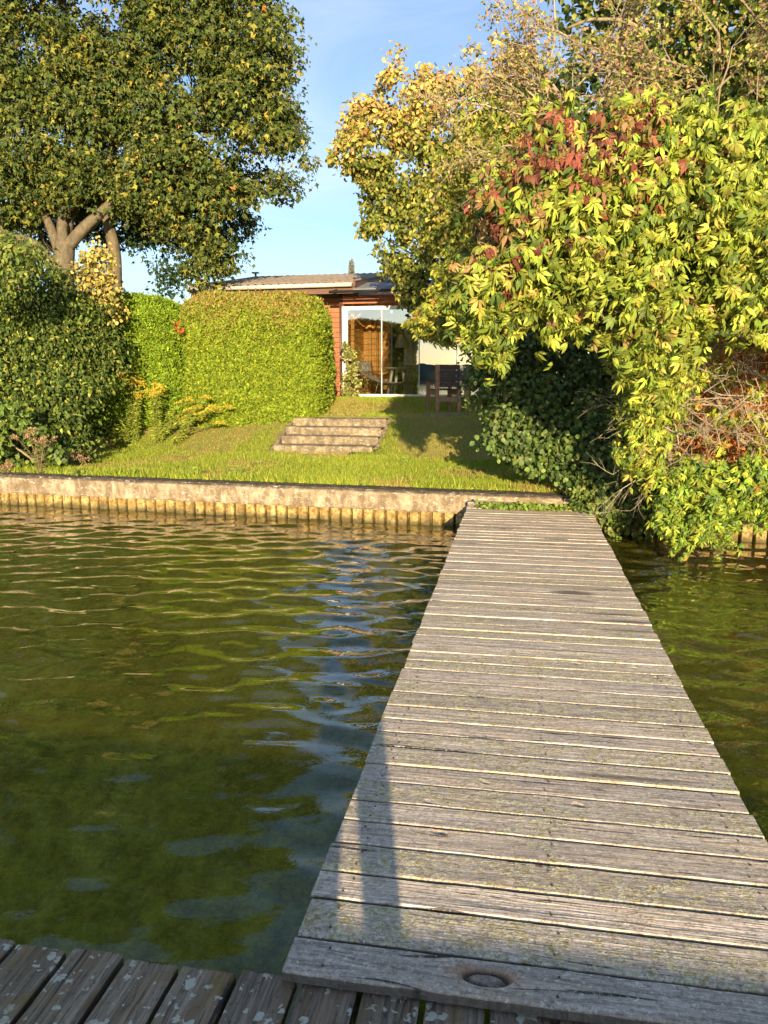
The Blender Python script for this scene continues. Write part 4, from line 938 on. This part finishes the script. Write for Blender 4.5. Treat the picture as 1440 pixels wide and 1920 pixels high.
# ------------------------------------------------------------------ photographer (casts the shadow seen on the boards)
def person():
    t = empty('person', (.02, -.38, PZ), 'person standing on the platform behind the viewpoint, raising a phone', 'person')
    J = {'pel': (.02,-.40,1.12),'ch': (.02,-.42,1.40),'nk': (.02,-.40,1.60),'hd': (.02,-.37,1.72),'tp': (.02,-.37,1.84),
         'hl': (-.07,-.40,1.06),'kl': (-.075,-.38,.72),'al': (-.08,-.40,.34),'fl': (-.085,-.26,.29),
         'hr': (.11,-.40,1.06),'kr': (.112,-.38,.72),'ar': (.115,-.40,.34),'fr': (.12,-.26,.29),
         'sl': (-.15,-.42,1.52),'el': (-.20,-.30,1.33),'wl': (-.05,-.13,1.58),'sr': (.19,-.42,1.52),'er': (.24,-.30,1.33),'wr_': (.10,-.13,1.58)}
    rad = dict(pel=.13, ch=.14, nk=.055, hd=.085, tp=.06, hl=.085, kl=.058, al=.04, fl=.035, hr=.085, kr=.058, ar=.04, fr=.035, sl=.06, el=.04, wl=.027, sr=.06, er=.04, wr_=.027)
    ks = list(J); E = [('pel','ch'),('ch','nk'),('nk','hd'),('hd','tp'),('pel','hl'),('hl','kl'),('kl','al'),('al','fl'),('pel','hr'),('hr','kr'),('kr','ar'),('ar','fr'),('ch','sl'),('sl','el'),('el','wl'),('ch','sr'),('sr','er'),('er','wr_')]
    V = [J[k] for k in ks]; R_ = [rad[k] for k in ks]; EE = [(ks.index(a), ks.index(b)) for a, b in E]
    for hnd, sg in (('wl', -1), ('wr_', 1)):
        w_ = Vector(J[hnd]); palm = w_ + Vector((sg*-.01, .02, .06)); V.append(tuple(palm)); R_.append(.024); pi = len(V)-1; EE.append((ks.index(hnd), pi))
        for q in range(5):
            a = palm + Vector(((q-2)*.016, .01, .035+.004*(2-abs(q-2)))); b_ = a + Vector((-sg*.006, .012, .028)); V += [tuple(a), tuple(b_)]; R_ += [.009, .007]; EE += [(pi, len(V)-2), (len(V)-2, len(V)-1)]
    me = bpy.data.meshes.new('body'); me.from_pydata(V, EE, []); o = link('body', me, flat_mat('dark_clothes', (.05, .06, .09), .8), t, True)
    md = o.modifiers.new('skin', 'SKIN'); sv = me.skin_vertices[0].data
    for i, r in enumerate(R_): sv[i].radius = (r, r)
    sv[0].use_root = True
    o.modifiers.new('sub', 'SUBSURF').levels = 1
    mb = MB(); mb.lathe([(0, .115), (.06, .105), (.098, .06), (.104, .0), (.09, -.05), (.07, -.075)], 16, (.02, -.385, 1.765)); mb.build('hair', flat_mat('hair', (.05, .035, .02), .7), t, True)
person()

# ------------------------------------------------------------------ summer house
HR = R(-13)
hp = P(664, 741, 20.6); HZ = 1.30
house = empty('summer_house', (hp[0], hp[1], HZ), 'single storey red timber house with corrugated roof and white framed glass doors', 'house', rz=HR)
def hl(u, v, dy=0):
    """pixel -> house local x,z on the plane y=dy"""
    o = np.array([hp[0], hp[1], HZ]); ny = np.array([-math.sin(HR), math.cos(HR), 0]); nx_ = np.array([math.cos(HR), math.sin(HR), 0])
    d = ray(u, v); t = ((o-CAM)@ny + dy)/(d@ny); p = CAM+d*t-o; return p@nx_, p[2]
for q in ((640, 585), (664, 741), (865, 585), (380, 546), (655, 533), (690, 520), (430, 524), (605, 560)): print('H', q, hl(*q), hl(q[0], q[1], -.6), hl(q[0], q[1], 4))
def siding(name, c1, c2, pitch=.13, vert=False):
    m, nt, b = newmat(name); tcn = N(nt, 'ShaderNodeTexCoord').outputs['Object']; n = noise(nt, tcn, 3, 6, .65, (1.2, 1.2, 14) if not vert else (14, 14, 1.2)); n2 = noise(nt, tcn, 1.4, 3)
    sx = N(nt, 'ShaderNodeSeparateXYZ'); nt.links.new(tcn, sx.inputs[0]); ax = sx.outputs[0] if vert else sx.outputs[2]
    fr = mathn(nt, 'FRACT', mathn(nt, 'DIVIDE', ax, pitch)); g = ramp(nt, fr, [(.0, 0), (.07, 1), (.93, 1), (1, .0)])
    c = ramp(nt, mathn(nt, 'ADD', n, mathn(nt, 'MULTIPLY', mathn(nt, 'SUBTRACT', n2, .5), .5)), [(.3, c1), (.7, c2)]); c = mix(nt, ramp(nt, fr, [(.0, 1), (.05, 0)]).outputs[0], c.outputs[0], tuple(x*.35 for x in c1))
    nt.links.new(c, b.inputs['Base Color']); b.inputs['Roughness'].default_value = .6; bump(nt, b, mathn(nt, 'ADD', g.outputs[0], mathn(nt, 'MULTIPLY', n, .2)), .8, .02); return m
RED = siding('red_siding', (.24, .075, .03), (.42, .15, .06)); WOODIN = siding('golden_boards', (.62, .28, .06), (.86, .48, .13), .16); DKBR = siding('brown_fascia', (.09, .04, .022), (.17, .08, .045), .25)
WHITE = flat_mat('white_frame', (.78, .77, .70), .4, .04, 3, bmp=0); BLACKM = flat_mat('black_steel', (.03, .03, .032), .45, .2, 5, bmp=0)
def hbox(name, x0, x1, y0, y1, z0, z1, m, parent=house, bev=0): mb = MB(); mb.box(x0, x1, y0, y1, z0, z1, bev=bev); return mb.build(name, m, parent)
# glass room spans x -.3 .. 3.9 ; main block to the left of it
GX0, GX1, GZ1 = -.26, 4.4, 2.32
hbox('foundation', -.30, GX1, .02, 3.4, -.25, .0, STEPM)
hbox('floor', -.28, GX1, .03, 3.4, .002, .03, flat_mat('pale_floor', (.55, .52, .46), .5))
hbox('wall', -4.0, -.335, .45, 6.5, -.4, 2.62, RED)            # red main block
hbox('wall', -.33, -.285, .05, .45, -.2, 2.62, RED)
hbox('wall', -.33, .50, 2.10, 2.20, -.2, 2.5, WOODIN); hbox('wall', .50, GX1+.3, 2.9, 3.0, -.2, 2.5, flat_mat('inner_wall', (.30, .28, .24), .8, .1))         # back wall of the glass room
hbox('wall', -.326, -.27, .46, 2.09, .0, 2.5, WOODIN)
hbox('wall', GX1, GX1+.08, .05, 3.39, -.2, 2.6, RED)
hbox('post', -.16, -.07, .30, .40, .03, 2.5, WOODIN)
mb = MB(); mb.bar((-.2, .35, 1.9), (.42, .35, 2.42), .12, .05); mb.build('brace', WOODIN, house)
hbox('ceiling', -.33, GX1+.3, .05, 3.5, 2.50, 2.56, WOODIN)
hbox('lintel', -.34, GX1+.1, -.02, .05, GZ1+.07, 2.60, RED)
# back wall features
hbox('wall_post', -.12, -.02, 2.0, 2.09, .03, 2.5, WOODIN); hbox('wall_post', .06, .12, 2.02, 2.09, .03, 2.5, WOODIN); hbox('door_frame', .45, .52, 2.0, 2.09, .03, 2.5, WOODIN)
hbox('doorway', .53, .88, 2.3, 2.34, .03, 2.5, flat_mat('doorway_shade', (.02, .02, .022), .5))  # near-black panel stands in for the shade inside the opening
hbox('partition', .90, GX1, 2.15, 2.2, .03, 2.5, flat_mat('pale_partition', (.80, .77, .66), .7, .05))
# frames and panes
fr = hbox('door_frame', GX0-.04, GX0+.10, -.05, .03, .0, GZ1, WHITE); fr = hbox('door_frame', GX0+.103, GX1, -.05, .03, GZ1-.09, GZ1, WHITE)
hbox('door_sill', GX0+.103, GX1, -.06, .04, .0, .075, WHITE); hbox('door_frame', GX1-.06, GX1-.003, -.045, .025, .08, GZ1-.093, WHITE)
def glass_mat():
    m, nt, _ = newmat('door_glass'); nt.nodes.remove(nt.nodes['Principled BSDF']); t = N(nt, 'ShaderNodeBsdfTransparent'); t.inputs[0].default_value = (.93, .95, .93, 1)
    g = N(nt, 'ShaderNodeBsdfGlossy'); g.inputs['Roughness'].default_value = .005; fr = N(nt, 'ShaderNodeFresnel'); fr.inputs['IOR'].default_value = 1.55
    mx = N(nt, 'ShaderNodeMixShader'); nt.links.new(mathn(nt, 'ADD', mathn(nt, 'MULTIPLY', fr.outputs[0], 1.6, True), .42, True), mx.inputs[0]); nt.links.new(t.outputs[0], mx.inputs[1]); nt.links.new(g.outputs[0], mx.inputs[2])
    nt.links.new(mx.outputs[0], nt.nodes['Material Output'].inputs['Surface']); return m
GLASS = glass_mat()
edges = [GX0+.10, hl(716, 700)[0], hl(786, 700)[0], hl(856, 700)[0], GX1-.06]
for i in range(4):
    mb = MB(); mb.add([(edges[i], -.02+.004*(i % 2), .075), (edges[i+1], -.02+.004*(i % 2), .075), (edges[i+1], -.02+.004*(i % 2), GZ1-.09), (edges[i], -.02+.004*(i % 2), GZ1-.09)], [(0, 1, 2, 3)])
    mb.build('glass_pane', GLASS, house)
    if i: hbox('glass_joint', edges[i]-.012, edges[i]+.012, -.03, -.005, .076, GZ1-.091, flat_mat('joint_white', (.6, .62, .6), .3, .03, bmp=0) if i == 1 else bpy.data.materials['joint_white'])
# roof, corrugated
zE = hl(655, 531, -.55)[1] + .02; print('eave z', zE)
m, nt, b = newmat('fibre_roof'); p = geo(nt); n = noise(nt, p, 5, 6, .7); c = ramp(nt, n, [(.35, (.26, .19, .13)), (.6, (.44, .35, .26)), (.75, (.28, .26, .15))]); nt.links.new(c.outputs[0], b.inputs['Base Color']); b.inputs['Roughness'].default_value = .9; bump(nt, b, noise(nt, p, 40, 4), .4, .01); ROOF = m
rx = np.arange(-4.35, .22, .018); rows = []
for (y_, z_) in ((-.55, zE), (-.3, zE+.055), (2.0, zE+.42), (4.2, zE+.80), (4.3, zE+.81), (8.5, zE+.2)):
    rows.append(np.stack([rx, np.full_like(rx, y_), z_+.04*np.sin(rx*2*math.pi/.21)], 1))
top = np.concatenate(rows); bot = top.copy(); bot[:, 2] -= .012; m_ = len(top); nrx = len(rx); f = grid_faces(nrx, 6); a = np.arange(nrx-1)
edge = np.stack([a+m_, a+1+m_, a+1, a], 1)
roof = link('roof', npmesh('roof', np.concatenate([top, bot]), np.concatenate([f, f[:, ::-1]+m_, edge])), ROOF, house, False)
mb = MB(); mb.tube([(-4.38, -.60, zE-.075), (.12, -.60, zE-.055)], .055, .055, 10); g_ = mb.build('gutter', flat_mat('pale_gutter', (.52, .50, .42), .5, .1), house)
hbox('fascia', -4.33, .14, -.50, -.46, zE-.26, zE-.045, DKBR)
# gable board at right end, following the slope
mb = MB(); mb.add([(.145, -.56, zE-.27), (.145, 4.2, zE+.54), (.145, 4.2, zE+.82), (.145, -.56, zE+.03), (.19, -.56, zE-.27), (.19, 4.2, zE+.54), (.19, 4.2, zE+.82), (.19, -.56, zE+.03)],
    [(0,3,2,1),(4,5,6,7),(0,4,7,3),(3,7,6,2),(1,2,6,5),(0,1,5,4)]); mb.build('gable_board', DKBR, house)
mb = MB(); mb.add([(.13, .0, 2.6), (.13, 8, 2.6), (.13, 8, zE+.2), (.13, 4.2, zE+.76), (.13, .0, zE+.08)], [(0, 1, 2, 3, 4)]); mb.build('gable_wall', RED, house)
mb = MB(); mb.tube([(-4.15, 3.6, zE+.6), (-4.15, 3.6, zE+.84)], .035, .035, 8); mb.box(-4.25, -4.05, 3.52, 3.68, zE+.84, zE+.88); mb.build('roof_vent', flat_mat('vent_metal', (.4, .4, .38), .4, .1, metal=.4), house)
# lean-to canopy over the glass room
pz = 2.66
mb = MB(); mb.add([(.2, -.75, pz), (GX1+.6, -.75, pz), (GX1+.6, .8, pz+.34), (.2, .8, pz+.34), (.2, -.75, pz+.02), (GX1+.6, -.75, pz+.02), (GX1+.6, .8, pz+.36), (.2, .8, pz+.36)], [(3,2,1,0),(4,5,6,7),(0,1,5,4),(1,2,6,5),(2,3,7,6),(3,0,4,7)])
mb.build('canopy', flat_mat('grey_canopy', (.22, .22, .22), .7, .1), house)
mb = MB(); mb.tube([(-.42, -.78, pz-.04), (GX1+.6, -.78, pz-.04)], .035, .035, 8); mb.build('canopy_rail', BLACKM, house)
for x in (-.30, 1.25, 3.0):
    mb = MB(); mb.bar((x, -.78, pz-.03), (x, .1, pz+.14), .05, .06); mb.build('canopy_bracket', BLACKM, house)
for x in (-.36, -.31):
    mb = MB(); mb.tube([(x, -.02, -.1), (x, -.02, pz)], .022, .022, 8); mb.build('downpipe', flat_mat('brown_pipe', (.10, .05, .035), .4, .1) if x < -.33 else bpy.data.materials['brown_pipe'], house)
hbox('upper_fascia', .2, GX1+1.5, .80, .86, pz+.37, zE+.10, DKBR); hbox('upper_window', .75, 1.9, .77, .797, pz+.40, pz+.53, WHITE)

# interior and furniture: things of their own
def hworld(x, y, z): return (hp[0]+x*math.cos(HR)-y*math.sin(HR), hp[1]+x*math.sin(HR)+y*math.cos(HR), HZ+z)
FZ = .032
FABR = flat_mat('cream_fabric', (.62, .58, .50), .85, .08, 20)
CHRM = flat_mat('pale_metal', (.5, .5, .48), .35, .1, metal=.6, bmp=0)
def stripes():
    m, nt, b = newmat('striped_canvas'); a = N(nt, 'ShaderNodeTexCoord').outputs['Object']; s = N(nt, 'ShaderNodeSeparateXYZ'); nt.links.new(a, s.inputs[0])
    f = mathn(nt, 'FRACT', mathn(nt, 'MULTIPLY', s.outputs[1], 4.5)); r = ramp(nt, f, [(0, (.65, .6, .5)), (.3, (.65, .6, .5)), (.34, (.5, .16, .05)), (.5, (.5, .16, .05)), (.54, (.55, .5, .42)), (.8, (.18, .22, .2))]); r.color_ramp.interpolation = 'CONSTANT'
    nt.links.new(r.outputs[0], b.inputs['Base Color']); b.inputs['Roughness'].default_value = .85; return m
lc = empty('hammock', hworld(.72, .52, FZ), 'striped canvas hammock lounger behind the glass doors', 'hammock', rz=HR)
prof = [(-.85, .88), (-.72, .74), (-.5, .56), (-.25, .42), (0, .34), (.3, .32), (.6, .36), (.9, .38), (1.15, .40)]
V = []; 
for (x, z) in prof:
    for j, yy in enumerate(np.linspace(-.36, .36, 7)): V.append((x, yy, z-.07*(1-(yy/.36)**2)))
V = np.array(V); f = grid_faces(7, len(prof)); V2 = V.copy(); V2[:, 2] -= .006; f_ = np.concatenate([f, f[:, ::-1]+len(V)])
link('canvas', npmesh('canvas', np.concatenate([V, V2]), f_, smooth=True), stripes(), lc, False)
mb = MB()
for s_ in (-.38, .38): mb.tube([(x, s_, z) for x, z in prof], .014, .014, 6)
mb.tube([(-.85, -.38, .88), (-.85, .38, .88)], .014); mb.tube([(1.15, -.38, .4), (1.15, .38, .4)], .014); mb.build('frame', CHRM, lc)
for (x0, x1, z) in ((-.1, -.2, .34), (.15, .2, .32), (.8, .75, .37), (.95, 1.0, .38)):
    for s_ in (-.36, .36): mb = MB(); mb.tube([(x0, s_, z), (x1, s_, 0)], .012); mb.build('leg', CHRM, lc)
tb = empty('round_table', hworld(1.0, 1.12, FZ), 'white round table behind the hammock in the glass room', 'table', rz=HR)
mb = MB(); mb.lathe([(0, .745), (.42, .745), (.44, .735), (.44, .715), (.42, .705), (0, .705)], 28); mb.build('tabletop', WHITE, tb)
for an in range(4):
    c_, s_ = math.cos(an*math.pi/2+.6), math.sin(an*math.pi/2+.6); mb = MB(); mb.bar((c_*.22, s_*.22, .70), (c_*.36, s_*.36, .0), .06, .06); mb.build('leg', WHITE, tb)
def dchair(x, y, rz, label, fab):
    t = empty('folding_chair', hworld(x, y, FZ), label, 'chair', 'folding chairs round the white table', HR+rz)
    mb = MB(); mb.box(-.25, .25, -.22, .22, .44, .455, bev=.004); mb.build('seat', fab, t)
    mb = MB(); mb.box(-.27, .27, -.005, .01, .62, .92, Matrix.Translation((0, .26, 0)) @ Matrix.Rotation(R(-8), 4, 'X'), bev=.004); mb.build('backrest', fab, t)
    for s_ in (-.27, .27):
        mb = MB(); mb.bar((s_, -.22, .0), (s_, .22, .44), .025, .03); mb.build('leg', WOODD, t); mb = MB(); mb.bar((s_, .24, .0), (s_, -.2, .44), .025, .03); mb.build('leg', WOODD, t)
        mb = MB(); mb.bar((s_, .2, .44), (s_, .33, .94), .025, .03); mb.build('back_post', WOODD, t); mb = MB(); mb.bar((s_, -.22, .64), (s_, .26, .64), .04, .02); mb.build('armrest', WOODD, t)
WOODD = flat_mat('brown_wood', (.30, .13, .06), .5, .25, 20); GREYF = flat_mat('grey_fabric', (.42, .40, .37), .85, .08, 20)
dchair(1.02, 1.78, 0, 'grey folding chair at the far side of the round table', GREYF)
dchair(.18, 1.35, R(60), 'folding chair left of the round table by the board wall', GREYF)
lmp = empty('floor_lamp', hworld(.88, 1.95, FZ), 'floor lamp with cream cone shade in the dark doorway', 'lamp', rz=HR)
mb = MB(); mb.lathe([(.0, 0), (.14, 0), (.14, .02), (.015, .035), (.012, 1.4)], 12); mb.build('stand', BLACKM, lmp); mb = MB(); mb.lathe([(.21, 1.30), (.10, 1.66)], 20); mb.build('lamp_shade', FABR, lmp)
cu = flat_mat('white_curtain', (.66, .63, .54), .9, .05, 4, bmp=0)
for i, (x0, x1, lb) in enumerate(((1.15, 1.75, 'pale curtain hanging just right of the doorway in glass room'), (2.0, 2.9, 'pale curtain furthest right in the glass room'))):
    xs_ = np.linspace(x0, x1, 60); V = np.concatenate([np.stack([xs_, 2.05+.035*np.sin(xs_*46+z), np.full_like(xs_, z)], 1) for z in (.9, 1.6, 2.45)])
    V2 = V+np.array([0, .004, 0]); f = grid_faces(60, 3); o = link('curtain', npmesh('curtain', np.concatenate([V, V2]), np.concatenate([f, f[:, ::-1]+len(V)]), smooth=True), cu); o.location = (hp[0], hp[1], HZ); o.rotation_euler = (0, 0, HR); tag(o, lb, 'curtain', 'curtains in the glass room')
sb = empty('sideboard', hworld(2.0, 1.75, FZ), 'dark green low sideboard under the curtains', 'cabinet', rz=HR)
GREEN = flat_mat('green_paint', (.03, .075, .065), .5, .1)
mb = MB(); mb.box(-.65, .55, -.2, .2, .05, .86, bev=.006); mb.build('cabinet_body', GREEN, sb)
for x in (-.61, -.2, .18): mb = MB(); mb.box(x, x+.35, -.222, -.203, .09, .82, bev=.004); mb.build('cabinet_door', GREEN, sb)
# climbing plant at the white frame
shrub('climbing_plant', 'thin green and pale climber at the left foot of the white door frame', 'climber', (655, 750, 20.2), [(645,640),(658,650),(668,690),(676,730),(668,752),(640,752),(645,720),(650,690)], 20.2, .12, 42, 22, .12, T_round(.4), (.05, .09), [(.2,.22,.05), (.34,.33,.08), (.45,.4,.2), (.1,.13,.03)], [1, 1, .6, .5], 141, stems=8, inset=1)
rv = shrub('red_vine', 'small red leaved vine shoot in the seam between the two hedges', 'climber', (335, 640, 15.1), [(329,598),(340,598),(343,622),(333,626)], 15.0, .05, 4, 6, .06, T_palm(), (.05, .07), [(.55,.1,.03), (.5,.2,.05)], [1, 1], 142, inset=0)

# ------------------------------------------------------------------ garden chair and table by the bush
DW = flat_mat('dark_stained_timber', (.055, .025, .016), .55, .35, 18, bmp=.3); BW = flat_mat('brown_timber', (.30, .155, .075), .6, .3, 14, bmp=.3)
cp = G(838, 768, 1.17); cz = float(Hh(cp[0], cp[1]))
ch = empty('garden_chair', (cp[0]+.02, cp[1], cz+.02), 'heavy timber garden chair with dark slatted back standing on a stone slab', 'chair', rz=R(16))
for (x, h) in ((-.24, .95), (.24, .92)):
    mb = MB(); mb.box(x-.04, x+.04, -.03, .03, 0, h if x < 0 else .46, bev=.004); mb.build('leg', BW, ch)
    mb = MB(); mb.box(x-.035, x+.035, .52, .59, 0, .62, bev=.004); mb.build('leg', BW, ch)
    mb = MB(); mb.box(x-.05, x+.05, .035, .62, .622, .655, bev=.004); mb.build('armrest', DW, ch)
    mb = MB(); mb.box(x-.03, x+.03, .035, .515, .34, .43, bev=.004); mb.build('side_rail', BW, ch)
for k in range(4):
    mb = MB(); z = .50+k*.118; mb.box(-.195, .235, -.035, -.005, z, z+.095, bev=.005); mb.build('back_slat', DW, ch)
mb = MB(); mb.box(-.235+.04, .235-.035, -.02, .02, .20, .29, bev=.004); mb.build('rail', BW, ch)
for k in range(4):
    mb = MB(); mb.box(-.22, .22, .05+k*.125, .05+k*.125+.11, .432, .462, bev=.004); mb.build('seat_slat', DW, ch)
tp_ = G(895, 768, 1.17); tz = float(Hh(tp_[0], tp_[1]+.5))
gt = empty('garden_table', (tp_[0]+.15, tp_[1]+.5, tz), 'dark timber garden table half hidden in the leaves right of the chair', 'table', rz=R(10))
for k in range(5): mb = MB(); mb.box(-.5, .5, -.36+k*.148, -.36+k*.148+.135, .47, .51, bev=.004); mb.build('tabletop_board', DW, gt)
for (x, y) in ((-.42, -.28), (.42, -.28), (-.42, .3), (.42, .3)): mb = MB(); mb.box(x-.04, x+.04, y-.04, y+.04, 0, .467, bev=.004); mb.build('leg', BW, gt)
sp_ = G(835, 772, 1.17)
mb = MB(); V = []; rg = np.random.default_rng(7)
ang = np.linspace(0, 2*math.pi, 17)[:-1]; rr = .5*(1+rg.normal(size=16)*.06)
V = [(math.cos(a)*r*1.0, math.sin(a)*r*.75, z) for z in (-.06, .012, .02) for a, r in zip(ang, rr*(.96 if z == .02 else 1))]
F_ = [tuple(range(15, -1, -1)), tuple(range(32, 48))] + [(L*16+k, L*16+(k+1) % 16, (L+1)*16+(k+1) % 16, (L+1)*16+k) for L in range(2) for k in range(16)]
mb.add(V, F_); o = mb.build('paving_slab', STEPM); o.location = (sp_[0], sp_[1]+.3, float(Hh(sp_[0], sp_[1]+.3))-.0); tag(o, 'flat grey stone slab under the garden chair', 'paving slab')

# ------------------------------------------------------------------ ivy at the dock end and landing boards
e0 = np.array([dock.location.x, dock.location.y, 0])
def dworld(x, y, z): return np.array([e0[0]+x*Lc-y*Ls, e0[1]+x*Ls+y*Lc, z])
lb_ = empty('landing_step', tuple(dworld(WD/2, LEN+.12, DZ)), 'worn timber landing step between dock and shore wall', 'step', rz=YAW)
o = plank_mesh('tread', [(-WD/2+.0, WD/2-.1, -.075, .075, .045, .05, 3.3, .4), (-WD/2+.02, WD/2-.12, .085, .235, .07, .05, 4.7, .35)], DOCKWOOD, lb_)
rg = np.random.default_rng(77); n = 900; t = rg.random(n); px_ = .12+t*(WD-.05); py = LEN - .05 - .10*np.sin(t*3.0) + rg.normal(size=n)*.045 + .12*t*t
b = np.array([dworld(x, y, DZ+.02+abs(rg.normal())*.02) for x, y in zip(px_, py)])
iv = empty('ivy', tuple(dworld(WD/2, LEN-.05, DZ)), 'strand of small green ivy lying across the shore end of the dock', 'creeper')
leaves('foliage', T_round(.45), b, np.array([0, -.5, .8])+rg.normal(size=(n, 3))*.4, rg.normal(size=(n, 3)), rg.uniform(.03, .055, n), pal(rg, n, [(.16,.24,.03), (.24,.32,.05), (.09,.14,.02)], [1, .8, .5]), LEAF, iv)
mb = MB(); mb.tube([dworld(.1, LEN-.05, DZ+.01), dworld(.5, LEN-.13, DZ+.012), dworld(.9, LEN-.12, DZ+.01), dworld(1.3, LEN-.02, DZ+.015)], .005, .005, 5); mb.build('stem', TWIG, iv, True)
